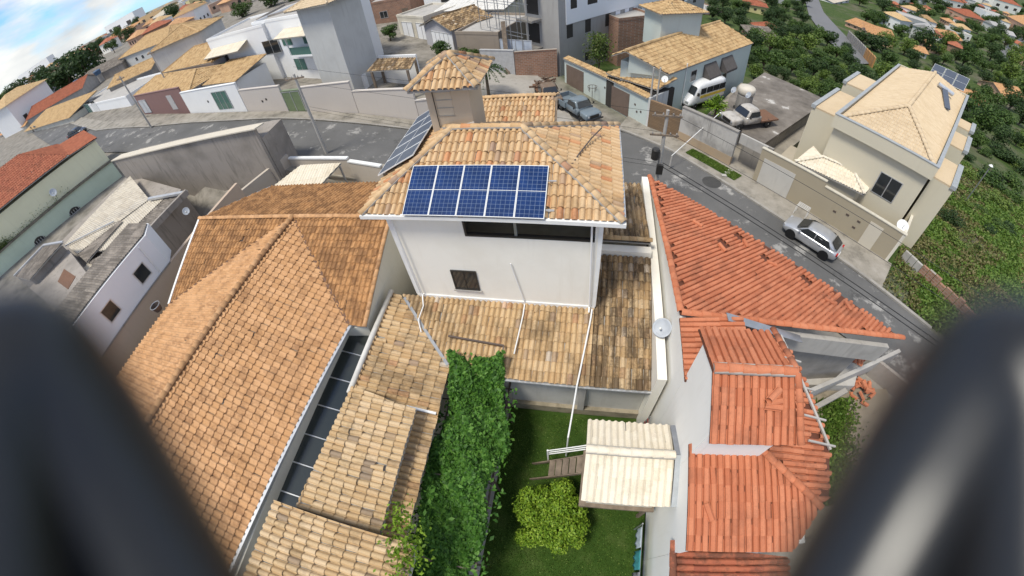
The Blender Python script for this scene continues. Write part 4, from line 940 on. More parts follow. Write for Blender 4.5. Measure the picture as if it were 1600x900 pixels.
pts = [(random.gauss(-4.35, .3), random.gauss(-.2, .5), random.uniform(4.6, 5.3)) for _ in range(420)] + [(random.gauss(-5.0, .22), random.gauss(.7, .4), random.uniform(4.4, 5.0)) for _ in range(260)]
pl2 = thing('climbing_shoot', 'yellowish leafy shoots growing over the edge of the buff tile roof', 'plant', (-4.2, -.2, 0))
o = bpy.data.objects.new('foliage', leaves_mesh('foliage', pts, rng.normal(size=(len(pts), 3)) + [0, 0, .8], .075, L_LIME)); COL.objects.link(o); adopt(o, pl2)
MB().tube([(-4.2, -.2, 0), (-4.2, -.2, 3), (-4.4, 0, 4.9)], [.05, .04, .015], 6).tube([(-4.2, -.2, 3.6), (-4.6, .4, 4.5), (-5.1, .8, 4.7)], [.03, .02, .01], 5).build('stem', M_BARK, pl2)

# ------------------------------------------------------------------ lawn shrub, raised playhouse, wash line
sh = thing('round_shrub', 'round bright lime-green bush growing in the lawn', 'bush', (-.4, 2.35, 0))
lob = [((-.45 + 1.28 * math.cos(a) * q, 2.3 + 1.28 * math.sin(a) * q, 1.45 + random.uniform(-.35, .4) - .4 * q), random.uniform(.30, .50)) for a, q in [(i * 2.4 + random.uniform(-.4, .4), ((i + .5) / 48) ** .5 * random.uniform(.88, 1.1)) for i in range(48)]]
p, n_ = crown_points(20000, lob); o = bpy.data.objects.new('crown', leaves_mesh('crown', p, n_, .058, L_LIME)); COL.objects.link(o); adopt(o, sh)
tb = MB().tube([(-.4, 2.35, -.05), (-.38, 2.36, .5), (-.42, 2.33, 1.2)], [.07, .055, .03], 8)
for l in lob[:8]: tb.tube([(-.4, 2.35, .4), (Vector(l[0]) + Vector((-.4, 2.35, .8))) / 2, l[0]], [.035, .025, .01], 5)
tb.build('trunk', M_BARK, sh)

ph = thing('playhouse', 'raised playhouse with a cream tiled gable roof beside the white wall', 'playhouse', (2, 3.7, 0))
k0, k1 = .52, 3.28
T = Tiles(ph, 'ripple', T_CREAM, .5)
T.plane([(k0, 2.38, 4.75), (k1, 2.38, 4.75), (k1, 3.86, 5.3), (k0, 3.86, 5.3)]); T.plane([(k0, 3.86, 5.3), (k1, 3.86, 5.3), (k1, 5.05, 4.75), (k0, 5.05, 4.75)])
T.finish(120); caps(ph, (k0, 3.86, 5.32), (k1, 3.86, 5.32), T_CREAM, .13, .35, M_MORTAR)
MB().slab([(k1 + .02, 2.35, 4.84), (k1 + .22, 2.35, 4.88), (k1 + .22, 3.86, 5.42), (k1 + .02, 3.86, 5.38)], .02).build('flashing', M_FLASH, ph)
MB().slab([(k1 + .02, 3.87, 5.38), (k1 + .22, 3.87, 5.42), (k1 + .22, 5.05, 4.88), (k1 + .02, 5.05, 4.84)], .02).build('flashing', M_STEEL, ph)
MB().box(.8, 3.2, 2.75, 4.75, 2.3, 4.8).build('wall', M_CREAMDIRT, ph); MB().box(.55, 3.3, 2.6, 4.9, 2.15, 2.29).build('floor', M_WOOD, ph)
for x in (.7, 3.1):
    for y in (2.75, 4.75): MB().box(x - .06, x + .06, y - .06, y + .06, 0, 2.14).build('post', M_WOOD, ph)
st = thing('stair', 'short wooden stair with white handrail left of the playhouse', 'stair', (-.1, 4.3, 0))
for i in range(5):
    x = .45 - i * .27; MB().box(x - .12, x + .12, 3.9, 4.55, 2.05 - i * .27, 2.10 - i * .27).build('tread', M_WOOD, st)
for y in (3.88, 4.57): MB().bar((.6, y, 2.15), (-1.5, y, 0.05), .05, .16).build('stringer', M_WOOD, st)
for z in (.55, .8, 1.05): MB().bar((.6, 4.68, 2.1 + z), (-.85, 4.68, .9 + z), .035).build('handrail', M_WHITE, st)
MB().bar((-.85, 4.68, .4), (-.85, 4.68, 2.0), .06).build('newel_post', M_WHITE, st)
wl = thing('wash_line', 'wire wash line along the foot of the white wall', 'wash line', (3.0, .6, 0))
MB().tube([(2.98, 2.2, 1.9), (2.98, .6, 1.85), (2.98, -2.5, 1.9)], .012, 5).build('wire', M_STEEL, wl)
for y in (2.2, -2.5): MB().tube([(3.0, y, 0), (2.98, y, 1.95)], .03, 7).build('post', M_STEEL, wl)
def cloth(label, y0, y1, z0, mat):
    v, f = [], []; n = 9
    for i in range(n):
        y = y0 + (y1 - y0) * i / (n - 1)
        for j in range(5):
            z = 1.86 - (1.86 - z0) * j / 4; v.append((2.97 + .04 * math.sin(i * 1.9) * j / 4 - .05 * j / 4, y, z))
    for i in range(n - 1):
        for j in range(4): a = i * 5 + j; f.append((a, a + 1, a + 6, a + 5))
    b = MB(); b.add(v, f); o = b.build('towel', mat, None, True); m = o.modifiers.new('thick', 'SOLIDIFY'); m.thickness = .015; tag(o, label, 'towel', 'laundry on the wash line')
cloth('pale blue towel hanging on the wash line', 2.1, 1.35, .9, plain('pale blue cloth', (.45, .52, .58), .9))
cloth('teal towel hanging on the wash line', 1.25, .55, .7, plain('teal cloth', (.05, .28, .30), .9))
cloth('white and grey patterned cloth hanging on the wash line', .45, -1.4, .5, plain('patterned cloth', (.45, .44, .47), .9, var=.8, scale=14))
rk = thing('tool_rack', 'small rusty metal rack standing against the wall behind the playhouse', 'rack', (3.05, 6.2, 0))
for y in (5.8, 6.6): MB().bar((2.95, y, 0), (3.25, y, 1.7), .05).build('leg', M_STEEL, rk)
for k in range(4): MB().bar((3.0 + k * .06, 5.8, .4 + k * .35), (3.0 + k * .06, 6.6, .4 + k * .35), .04, .12).build('rung', plain('rusty red paint', (.22, .06, .05), .7), rk)

# ------------------------------------------------------------------ red-tiled house on the right
rh = thing('red_roofed_house', 'white-walled house right of the lawn under bright red tile roofs', 'house', (6, 8, 0))
T = Tiles(rh, 'plan', T_RED, .7)
B_ = Vector((3.42, 8.42, 6.6)); gx, gy, sl_ = .787, .617, .22
def RPZ(x, y): return Vector((x, y, 6.6 - sl_ * ((x - 3.42) * gx + (y - 8.42) * gy)))
Av, Cv = RPZ(3.2, 18.2), RPZ(14.6, 9.35)
hole = [RPZ(*p) for p in ((6.0, 13.2), (8.2, 12.9), (10.1, 11.9), (7.1, 14.0), (11.6, 11.0))]
T.plane([B_, Cv, Av], ragged=.35, drop=lambda p: any((p - h).length < .28 for h in hole))
T.plane([(3.40, 8.30, 6.5), (5.6, 8.25, 6.8), (5.6, 5.9, 6.8), (3.40, 5.9, 6.5)], updir=(1, 0, 0))
gr, ge = 9.0, 8.3
T.plane([(3.40, 4.95, gr), (5.62, 4.95, gr), (5.62, 6.65, ge), (3.40, 6.65, ge)]); T.plane([(3.40, 4.95, gr), (5.62, 4.95, gr), (5.75, 3.3, ge), (3.40, 3.3, ge)])
def P4(x, y): return Vector((x, y, 6.55 - .14 * (3.85 - y)))
T.plane([P4(3.40, 3.85), P4(5.45, 3.85), P4(7.4, 2.1), P4(6.45, .92), P4(3.40, .95)])
def P5(x, y): return Vector((x, y, 6.5 - .28 * (x - 5.45)))
T.plane([P5(5.45, 3.85), P5(7.45, 2.12), P5(8.15, 2.5), P5(8.6, 4.25), P5(7.8, 7.65), P5(7.1, 8.05), P5(5.64, 8.05)], ragged=.45, drop=lambda p: p.x > 7.5 and random.random() < .22)
T.plane([(3.40, -2.4, 4.5), (7.3, -2.4, 4.3), (7.3, .9, 4.3), (3.40, 1.35, 4.5)], T_REDDARK, updir=(-1, 0, 0))
T.finish(300, deckmat=plain('dark batten space', (.13, .045, .025), .9))
caps(rh, B_, Cv, T_RED, .13, .40); caps(rh, B_, Av, T_RED, .13, .40, name='verge_tile'); caps(rh, (3.40, 4.95, gr + .02), (5.65, 4.95, gr + .02), T_RED, .13, .38, M_MORTAR)
caps(rh, P4(5.45, 3.85), P4(7.4, 2.1), T_RED, .12, .38); caps(rh, (3.44, -2.4, 4.55), (3.44, 1.35, 4.55), T_REDDARK, .11, .38, name='verge_tile')
caps(rh, (5.66, 6.65, ge + .04), (5.64, 5.0, gr + .04), T_RED, .10, .38, name='verge_tile'); caps(rh, (5.78, 3.3, ge + .04), (5.66, 4.9, gr + .04), T_RED, .10, .38, name='verge_tile')
MWR = plaster('off-white side wall', (.82, .81, .77), .16, (.55, .52, .46), .4)
MB().obox((3.46, 8.42), (3.46, 18.0), -.2, 0, (6.4, 4.95)).obox((3.46, 6.12), (3.46, 8.41), -.2, 0, 6.40).obox((3.46, 3.56), (3.46, 4.95), -.2, 0, (8.28, 8.86)).obox((3.46, 4.951), (3.46, 6.11), -.2, 0, (8.86, 8.4)).obox((3.46, 1.0), (3.46, 3.55), -.2, 0, (6.05, 6.36)).obox((3.46, -4), (3.46, .99), -.2, 0, 4.38).build('side_wall', MWR, rh)
MB().box(3.67, 5.5, 3.56, 6.1, 0, 8.25).build('upper_wall', MWR, rh); MB().box(3.67, 7.2, 1.2, 3.55, 0, 5.6).build('lower_wall', MWR, rh); MB().box(5.6, 7.6, 4.0, 7.8, 0, 5.6).build('lower_wall', MWR, rh)
for x in (3.9, 4.7, 5.4): MB().box(x, x + .1, 3.35, 3.56, 8.08, 8.2).build('rafter_end', M_WOOD, rh)
MB().obox((3.7, 8.5), (14.0, 9.3), -.22, (5.4, 3.0), (6.25, 4.15)).build('ring_beam', M_CONCL, rh)
MB().bar((5.0, 8.2, 6.86), (8.6, 8.45, 5.4), .34, .03).build('valley_gutter', M_STEEL, rh); MB().bar((3.5, 3.7, 6.6), (5.4, 3.75, 6.62), .2, .03).build('box_gutter', M_STEEL, rh)
MB().obox((3.7, 8.72), (13.4, 9.5), .2, 0, (4.6, 3.2)).build('inner_wall', M_CONC, rh)
for y, x in ((7.3, 7.9), (6.2, 8.15), (5.1, 8.35), (4.2, 8.5)): MB().bar((x - 1.0, y, 6.1), (x + .15, y - .1, 5.8), .06).build('bare_batten', M_CONCL, rh)
MB().bar((7.3, 8.1, 6.1), (8.45, 4.0, 5.78), .08).build('bare_rafter', M_CONCL, rh)
# loose tiles lying about on the red roofs
lt = tile_mesh('plan', T_RED)
LOOSE = [(RPZ(6.1, 12.6), .5), (RPZ(8.6, 12.4), 1.2), (RPZ(9.9, 11.2), 1.9), (RPZ(7.4, 13.3), .2), (RPZ(11.0, 10.6), 1.1), (RPZ(5.3, 14.2), .9), (RPZ(9.1, 11.8), 2.5), (RPZ(11.9, 10.4), .3), (Vector((5.15, 4.5, 8.83)), 2.3), (Vector((5.2, 4.25, 8.72)), 1.75), (Vector((5.2, 4.1, 8.66)), 1.5), (Vector((4.05, 1.75, 6.28)), .35)]
WHERE = ['beside a gap in the left part of the big red roof', 'lying crosswise below the middle of the big red roof', 'lying across the right half of the big red roof', 'on the upper middle of the big red roof', 'near the right tip of the big red roof', 'near the left top of the big red roof', 'propped at the centre right of the big red roof', 'farthest right on the big red roof', 'upper one of three on the small red gable', 'middle one of three on the small red gable', 'lowest of three on the small red gable', 'alone on the lower red roof above the lawn wall']
for (p, a), wh in zip(LOOSE, WHERE):
    o = bpy.data.objects.new('loose_tile', lt); COL.objects.link(o); o.location = p + Vector((0, 0, .09)); o.rotation_euler = (.1, -.12, a); tag(o, 'loose red tile ' + wh, 'tile', 'loose tiles on the red roofs')
# ruined terrace below
tr = thing('terrace', 'bare concrete terrace with tiled floor under the red roof corner', 'terrace', (13, 9.5, 0))
MB().prism([W(1240, 600, .6)[:2], W(1335, 603, .6)[:2], W(1345, 560, .6)[:2], W(1290, 545, .6)[:2]], 0, .6).build('tiled_floor', plaster('grey floor tiles', (.42, .40, .37), .4, (.25, .23, .21), 2.5, False), tr)
MB().obox(W(1268, 612, 1.4), W(1410, 548, 1.4), .2, .3, 1.3).build('low_wall', M_CONCL, tr); MB().obox(W(1268, 612, 1.2), W(1205, 600, 1.2), .2, .3, 1.1).build('low_wall', M_CONCL, tr)
MB().bar(W(1268, 640, .2), W(1322, 610, 1.0), .25, .25).build('leaning_beam', M_CONC, tr)
T = Tiles(tr, 'plan', T_RED, 2.0); T.plane([W(1312, 548, 2.2), W(1358, 552, 2.2), W(1345, 573, 1.9), W(1330, 565, 1.95)]); T.finish(30)
struct(MB().box(7.5, 17, 2, 9.2, -.3, .0).build('back_lot', plaster('bare lot earth', (.26, .22, .165), .6, (.1, .09, .06), .5, False)))
gp = []
for _ in range(5200):
    p = W(random.gauss(1302, 16), random.uniform(625, 790), 0); gp.append((p.x, p.y, random.uniform(.02, .3)))
o = blades('weeds', gp, .11, L_GRASS, 'green weeds on the bare lot beside the red roofs'); COL.objects.link(o)
c_ = W(1345, 614, 0)
for k in range(26):
    o = bpy.data.objects.new('fallen_tile', lt); COL.objects.link(o); a = random.uniform(0, 6.28); q = random.uniform(0, .75)
    o.location = c_ + Vector((q * math.cos(a), q * math.sin(a), .08 + .35 * (1 - q / .75) + random.uniform(0, .12))); o.rotation_euler = (random.gauss(0, .4), random.gauss(0, .4), a)
    tag(o, 'broken red tile in the heap on the bare lot', 'tile', 'heap of broken red tiles on the bare lot')
ow = thing('lot_wall', 'grey concrete wall with a broken top between bare lot and street', 'wall', W(1430, 605, 0))
MB().obox(W(1376, 562, 1.2), W(1432, 607, 1.2), -.2, -.2, 1.2).obox(W(1432, 607, 1.2), W(1500, 668, 1.2), -.2, -.2, 1.15).build('wall_panel', M_GREYR, ow)
dish('pale grey satellite dish on the cream parapet beside the red roof', (3.15, 8.9, 4.95), (-.35, -.45, .8), .38, plain('dish grey', (.40, .43, .47), .5))

# ------------------------------------------------------------------ right side of the street
sc_ = hatch_car('silver hatchback car parked against the beige wall', (15.35, 19.95, .06), math.atan2(1.72, -1.8), paint('silver paint', (.50, .51, .53), .28, .55))
bw = thing('street_wall', 'beige garden wall along the street behind the silver car', 'wall', (17, 22.5, 0))
wA, wB = Vector((12.8, 26.6, 0)), Vector((21.3, 18.8, 0)); M, Ln, rz = frame(wA, wB)
MBG = plaster('beige wall paint', (.36, .31, .225), .15, (.25, .21, .15), .4); MBG2 = plaster('pale beige wall paint', (.50, .45, .35), .12, (.35, .3, .23), .4)
MB(M).box(0, 5.2, 0, .2, -.2, 2.95).box(5.2, Ln, 0, .2, -.2, 2.55).build('wall_panel', MBG, bw)
MB(M).box(-.03, 5.23, -.04, .24, 2.951, 3.02).box(5.24, Ln + .04, -.04, .24, 2.551, 2.62).build('coping', plain('cream coping', (.55, .51, .42), .8), bw)
MB(M).box(.4, 3.0, -.03, -.001, 0.05, 2.3).build('garage_door', plaster('pale metal door', (.50, .48, .44), .3, (.33, .31, .28), .8), bw); MB(M).box(9.1, 10.1, -.03, -.001, .05, 2.1).build('door', plaster('cream metal door', (.56, .51, .42), .2, (.4, .36, .3), .8), bw)
for x, z in ((6.5, 1.2), (7.4, 1.5), (8.3, 1.5), (8.2, .9)): MB(M).box(x, x + .24, -.03, -.001, z, z + .13).build('meter_box', M_IRON, bw)
MB().obox(wB, wB + Vector((5.5, 6.2, 0)), .2, -1.5, 2.5).build('wall_panel', M_CREAMDIRT, bw); MB().obox(wB + Vector((5.5, 6.2, 0)), wB + Vector((14, 16, 0)), .2, -4, 2.3).build('wall_panel', M_CREAMDIRT, bw)
fl = thing('flower_stand', 'white wire stand on the pavement in front of the beige wall', 'stand', M @ Vector((4.6, -1.0, .13)))
for dx in (0, .9):
    for dy in (-.25, .25): MB(M).bar((4.2 + dx, -1 + dy, .13), (4.2 + dx, -1 + dy, .95), .03).build('leg', M_WHITE, fl)
for k in range(4): MB(M).bar((4.2, -1.25 + k * .165, .95), (5.1, -1.25 + k * .165, .95), .03).build('slat', M_WHITE, fl)
# beige house
bh = thing('beige_house', 'big beige house with pale hipped tile roof behind the street wall', 'house', (24, 30, 0))
ez = 6.6; FL, FR, BR, BL = W(1312, 184, ez), W(1440, 236, ez), W(1508, 148, ez), W(1392, 97, ez)
d_ = ((BL - FL).normalized() + (BR - FR).normalized()).normalized(); u_ = Vector((d_.y, -d_.x, 0))
Mh = Matrix((u_, d_, Vector((0, 0, 1)))).transposed().to_4x4(); Mh.translation = (FL.x, FL.y, 0); wd_ = .5 * ((FR - FL).dot(u_) + (BR - BL).dot(u_)); dp = ((BL - FL).length + (BR - FR).length) * .5
q = lambda x, y, z: Mh @ Vector((x, y, z))
MB(Mh).box(-.1, wd_ + .1, 0, dp, -3, 6.35).build('wall', plaster('beige house paint', (.58, .53, .41), .12, (.44, .39, .3), .4), bh)
mB = plaster('beige house paint', (.5, .44, .33))
pp = MB(Mh).box(-.3, wd_ + .3, -.35, -.1, 5.9, 6.85).box(-.3, -.1, -.1, dp, 5.9, 6.85).box(wd_ + .1, wd_ + .3, -.1, dp, 5.9, 6.85).box(-.3, wd_ + .3, dp, dp + .2, 5.9, 6.85); pp.build('parapet', mB, bh)
for a in ((-.33, wd_ + .33, -.38, -.07), (-.33, -.07, -.069, dp), (wd_ + .07, wd_ + .33, -.069, dp)): MB(Mh).box(*a, 6.851, 6.9).build('coping', M_FLASH, bh)
hw = wd_ / 2; zr = 8.0; T = Tiles(bh, 'ripple', T_BEIGE, .4)
T.plane([q(0, 0, ez), q(wd_, 0, ez), q(hw, 4.6, zr)]); T.plane([q(wd_, 0, ez), q(wd_, dp, ez), q(hw, dp - 2.5, zr), q(hw, 4.6, zr)]); T.plane([q(0, 0, ez), q(hw, 4.6, zr), q(hw, dp - 2.5, zr), q(0, dp, ez)]); T.plane([q(0, dp, ez), q(hw, dp - 2.5, zr), q(wd_, dp, ez)], show=False)
T.finish(160)
for a, b in ((q(0, 0, ez), q(hw, 4.6, zr)), (q(wd_, 0, ez), q(hw, 4.6, zr)), (q(hw, 4.6, zr), q(hw, dp - 2.5, zr))): caps(bh, a, b, T_BEIGE, .16, .5)
for y0, y1, z1 in ((2.2, 8.2, 5.9), (9.8, 14.2, 6.3)):
    MB(Mh).box(-2.6, -.31, y0, y1, -2, z1 - .25).build('side_bay', mB, bh); MB(Mh).box(-2.7, -2.35, y0 - .1, y1 + .1, z1 - .24, z1 + .02).build('coping', M_FLASH, bh); MB(Mh).box(-2.34, -.31, y0, y1, z1 - .24, z1 - .12).build('bay_roof', T_BEIGE, bh)
for y0, y1 in ((1.0, 5.2), (8.8, 12.5), (14.5, 17)):
    MB(Mh).box(wd_ + .31, wd_ + 1.9, y0, y1, -3, 5.6).build('side_bay', mB, bh); MB(Mh).box(wd_ + 1.6, wd_ + 2.0, y0 - .1, y1 + .1, 5.601, 5.85).build('coping', M_FLASH, bh); MB(Mh).box(wd_ + .31, wd_ + 1.59, y0, y1, 5.601, 5.72).build('bay_roof', T_BEIGE, bh)
Mf, lf, _ = frame(q(-.1, 0, 0), q(wd_ + .1, 0, 0))
rect_part(bh, Mf, 4.2, 5.9, 2.9, 4.6, bars=1); rect_part(bh, Mf, 1.4, 2.3, .1, 2.2, name='door_window', bars=1, pane=M_GREENGL); rect_part(bh, Mf, .1, .9, 1.0, 2.2)
T = Tiles(bh, 'ripple', T_CREAM, .5); pz = 3.0
s0, s1, s2, s3 = W(1250, 246, pz), W(1356, 296, pz), W(1366, 283, pz), W(1278, 223, pz); e0, e1 = W(1292, 239, pz + .45), W(1340, 260, pz + .45)
s0, s1, s2, s3, e0, e1 = [p_ - d_ * 1.0 for p_ in (s0, s1, s2, s3, e0, e1)]
T.plane([s0, s1, e1, e0]); T.plane([s1, s2, e1]); T.plane([s3, s0, e0]); T.finish(80)
for a, b in ((s0, e0), (s1, e1), (e0, e1), (s2, e1)): caps(bh, a, b, T_CREAM, .12, .4)
MB().prism([(s0 * .9 + s2 * .1)[:2], (s1 * .9 + s3 * .1)[:2], (s2 * .95 + s0 * .05)[:2], (s3 * .95 + s1 * .05)[:2]], -.2, pz - .15).build('porch_wall', mB, bh)
struct(MB().prism([(13, 26.6), (21.3, 19.0), (27, 25.2), (18.5, 33)], -.6, .06).build('forecourt', plaster('forecourt paving', (.42, .37, .29), .3, (.3, .26, .2), .5, False)))
for i in range(3):
    a = q(hw - .6 + i * 1.25, dp + .1, 7.0); up_ = (d_ * .9 + Vector((0, 0, .42))).normalized(); n_ = u_.cross(up_).normalized()
    m_ = Matrix((u_, up_, n_)).transposed().to_4x4(); m_.translation = a
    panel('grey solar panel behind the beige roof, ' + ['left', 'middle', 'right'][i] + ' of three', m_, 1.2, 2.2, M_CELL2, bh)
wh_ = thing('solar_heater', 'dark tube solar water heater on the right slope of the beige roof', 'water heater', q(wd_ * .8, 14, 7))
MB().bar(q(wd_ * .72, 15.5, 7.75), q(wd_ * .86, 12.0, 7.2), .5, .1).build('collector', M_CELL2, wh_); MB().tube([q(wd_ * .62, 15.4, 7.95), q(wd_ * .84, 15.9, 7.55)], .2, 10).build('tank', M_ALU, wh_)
dish('white satellite dish at the right end of the beige garden wall', M @ Vector((Ln - .5, .9, 2.5)), (-.2, -.5, .8), .45, M_WHITE)
# walled yard with the van
yw = thing('yard_wall', 'streaked grey wall with brown base in front of the van yard', 'wall', (10, 29.5, 0))
y0, y1 = Vector((7.5, 31.9, 0)), Vector((11.3, 28.3, 0)); Mw, Lw, _ = frame(y0, y1)
MB(Mw).box(0, Lw, 0, .25, .9, 3.1).build('wall_panel', plaster('streaked grey render', (.46, .44, .41), .85, (.12, .11, .1), .5), yw); MB(Mw).box(-.02, Lw, -.02, .25, -.2, .899).build('base_panel', plaster('muddy wall base', (.40, .30, .20), .5, (.3, .27, .22), .7), yw)
MB(Mw).box(0, Lw, -.05, .3, 3.101, 3.2).build('coping', M_CONC, yw)
y2 = Vector((13.2, 26.6, 0)); MB().obox(y1 + Vector((.2, -.1, 0)), y2, .2, 2.3, 3.1).build('lintel', M_CONCL, yw); MB().obox(y1 + Vector((1.0, 1.0, 0)), y2 + Vector((1, 1, 0)), .2, 0, 2.4).build('recess_wall', M_CONC, yw)
MB().obox(Vector((4.9, 33.9, 0)), y0 + Vector((-.02, .02, 0)), .25, -.2, 2.7).build('plank_gate', brick_mat('brown plank gate', (.23, .15, .085), (.12, .08, .05), 3.0, .14), yw)
strip = [(8.6, 30.3), (12.0, 26.9), (11.2, 26.2), (7.9, 29.6)]
struct(MB().prism(strip, -.1, .17).build('verge_lawn', M_LAWN)); gp = []
for _ in range(5200):
    a, b = random.random(), random.random(); x = 8.6 + 3.4 * a - .72 * b; y = 30.3 - 3.4 * a - .68 * b; gp.append((x, y, .2))
o = blades('verge_grass', gp, .06, L_GRASS, 'bright green grass strip along the pavement by the grey wall'); COL.objects.link(o)
for k in range(3):
    p = Vector((11.2 - k * .35, 27.4 - k * .4 + .1, .21)); struct(MB().box(p.x - .2, p.x + .2, p.y - .15, p.y + .15, .17, .215).build('stepping_stone', M_CONCL))
struct(MB().prism([(7.8, 32), (13.0, 27), (24, 38.5), (17.5, 47)], -2.5, .02).build('yard', plaster('earth yard', (.30, .27, .225), .6, (.13, .12, .1), .4, False)))
van('white and yellow minibus parked in the walled yard', (11.0, 40.2, .03), math.atan2(-4.2, -5.0), paint('van white', (.75, .75, .74), .3), plain('yellow band', (.72, .50, .06), .4))
sl2 = thing('flat_roof_shed', 'low shed with a weathered flat concrete roof beside the beige house', 'shed', (17, 35, 0))
FP = [W(1130, 192, 1.6), W(1195, 224, 1.6), W(1293, 157, 1.6), W(1195, 113, 1.6), W(1140, 150, 1.6)]
def slabm():
    m, nd, lk, bs = newmat('burnt concrete slab'); f = noise(nd, lk, .35, 9, .7)
    c = ramp(nd, lk, f, [(.3, (.07, .06, .052)), (.5, (.16, .14, .12)), (.62, (.22, .195, .17)), (.66, (.5, .48, .45)), (.8, (.3, .28, .26))]); lk.new(c, bs.inputs['Base Color']); bs.inputs['Roughness'].default_value = .95; bump(nd, lk, bs, f, .6, .05); return m
MB().slab(FP, .3).build('roof', slabm(), sl2); cen = sum(FP, Vector()) / 5; MB().prism([(p * .94 + cen * .06)[:2] for p in FP], -3, 1.29).build('wall', M_CONC, sl2)
pickup('rusty stripped white truck in the yard beside the flat roof', W(1165, 195, 1.62), R(205), paint('faded white paint', (.45, .42, .38), .6, 0, .9), name='old_truck', flat=True, rust=plain('rust', (.17, .09, .055), .9))
tk = thing('water_tank', 'squat round water tank between two dishes in the yard', 'water tank', W(1160, 168, 1.6))
p = W(1160, 168, 1.61); MB().lathe(p, [(.75, 0), (.75, 1.3), (.7, 1.4)], 20).build('base', M_CONC, tk, False); MB().lathe(p + Vector((0, 0, 1.41)), [(.72, 0), (.82, .12), (.82, .55), (.7, .7), (.2, .78)], 20).build('tank', plaster('cream tank', (.6, .55, .47), .3), tk, True)
dish('white satellite dish left of the round water tank', W(1147, 141, 3.6), (-.8, -.3, .5), .30, plain('dish grey', (.4, .43, .47))); dish('white satellite dish right of the round water tank', W(1170, 149, 3.6), (-.8, -.3, .5), .30, plain('dish grey', (.4, .43, .47)))
bu = thing('palm_bush', 'bright green spiky bush behind the grey yard wall', 'bush', W(1116, 185, 0)); p0 = W(1116, 185, 0); pts, nn = [], []
for k in range(90):
    a, e = random.uniform(0, 6.28), random.uniform(.3, 1.4); d = Vector((math.cos(a) * math.cos(e), math.sin(a) * math.cos(e), math.sin(e)))
    for q_ in np.linspace(.3, 1.5, 14): pts.append(p0 + d * q_ + Vector((0, 0, 1.0 - .25 * q_ * q_ * math.cos(e)))); nn.append((random.gauss(0, .4), random.gauss(0, .4), 1))
o = bpy.data.objects.new('fronds', leaves_mesh('fronds', [tuple(x) for x in pts], nn, .11, L_LIME)); COL.objects.link(o); adopt(o, bu); MB().tube([p0, p0 + Vector((0, 0, 1.2))], [.12, .08], 8).build('trunk', M_BARK, bu)

# ------------------------------------------------------------------ pale green house across the street
gh = thing('pale_green_house', 'pale green house with straw tile roof and square roof tower', 'house', (8, 40, 0))
MGR = plaster('pale green paint', (.52, .58, .55), .25, (.36, .36, .33), .4); MGD = plaster('brown slatted garage door', (.17, .125, .10), .4, (.08, .06, .05), 2)
ga, gb = Vector((-3.0, 43.8, 0)), Vector((4.9, 33.9, 0)); Mg, Lg, _ = frame(ga, gb)
MB(Mg).box(0, Lg, 0, .25, -.3, 2.75).build('street_wall', MGR, gh); MB(Mg).box(.4, 3.4, -.05, -.001, 0, 2.25).build('garage_door', MGD, gh); MB(Mg).box(7.2, 10.3, -.05, -.001, 0, 2.3).build('garage_door', MGD, gh)
for x, z in ((11.3, .9), (11.0, 1.5), (11.8, 1.1), (6.7, 1.6)): MB(Mg).box(x, x + .18, -.02, -.001, z, z + .2).build('meter_box', M_IRON, gh)
T = Tiles(gh, 'far', T_STRAW, 1.0)
T.plane([Mg @ Vector((0, -.2, 2.85)), Mg @ Vector((Lg, -.2, 2.85)), Mg @ Vector((Lg, .5, 3.0)), Mg @ Vector((0, .5, 3.0))])
zr_, ze_ = 6.1, 4.4
rf, rb, eb, ef = W(977, 80, zr_), W(1125, 34, zr_), W(1178, 67, ze_), W(1045, 117, ze_)
lb, lf_ = rb + (rb - eb) * .8, rf + (rf - ef) * .3; lb.z = 4.8; lf_.z = 5.6
T.plane([rf, rb, eb, ef]); T.plane([rf, rb, lb, lf_])
lo_ = [W(947, 103, 4.0), W(1000, 100, 4.0), W(1058, 126, 3.7), W(1027, 141, 3.3), W(952, 117, 3.3)]
_e1, _e2 = lo_[3], lo_[4]; _n = (_e1 - _e2).cross(lo_[1] - _e2).normalized()
for _k in (0, 2): lo_[_k].z = _e2.z - (_n.x * (lo_[_k].x - _e2.x) + _n.y * (lo_[_k].y - _e2.y)) / _n.z
T.plane(lo_)
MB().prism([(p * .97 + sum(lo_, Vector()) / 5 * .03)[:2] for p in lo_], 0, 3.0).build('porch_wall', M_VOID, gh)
T.finish(0); MB().tube([rf + Vector((0, 0, .08)), rb + Vector((0, 0, .08))], .14, 6).build('ridge_cap', T_STRAW, gh)
ins = lambda p, c, k: (p * (1 - k) + c * k)
cm_ = (rf + rb + eb + ef) / 4
MB().prism([ins(lf_, cm_, .1)[:2], ins(ef, cm_, .06)[:2], ins(eb, cm_, .04)[:2], ins(lb, cm_, .08)[:2]], -2.5, [5.0, 4.25, 4.25, 4.5]).build('wall', MGR, gh)
MB().prism([ins(rf, cm_, .05)[:2], ins(ef, cm_, .05)[:2], ins(ef, cm_, .09)[:2], ins(rf, cm_, .09)[:2]], 4.0, [5.85, 4.26, 4.26, 5.85]).build('gable', MGR, gh)
_p0, _p1 = ins(ef, cm_, .06), ins(eb, cm_, .04); _p0.z = _p1.z = 0; Mr, Lr_, _ = frame(_p0, _p1)
for x0, x1 in ((6.0, 8.4), (9.6, 12.0)): feature(gh, Mr, 'awning', x0, x1, 2.5, 3.9, plain('dark awning cloth', (.10, .09, .085), .9))
rect_part(gh, Mr, 3.6, 4.7, 2.6, 3.8, bars=0); feature(gh, Mr, 'door', 10.6, 11.5, -.2, 1.9, M_DARK); feature(gh, Mr, 'window', 8.8, 9.6, .6, 1.7)
MB(Mr).tube([(2.6, -.05, .5), (2.6, -.05, 4.8)], .05, 6).build('downpipe', M_WHITE, gh)
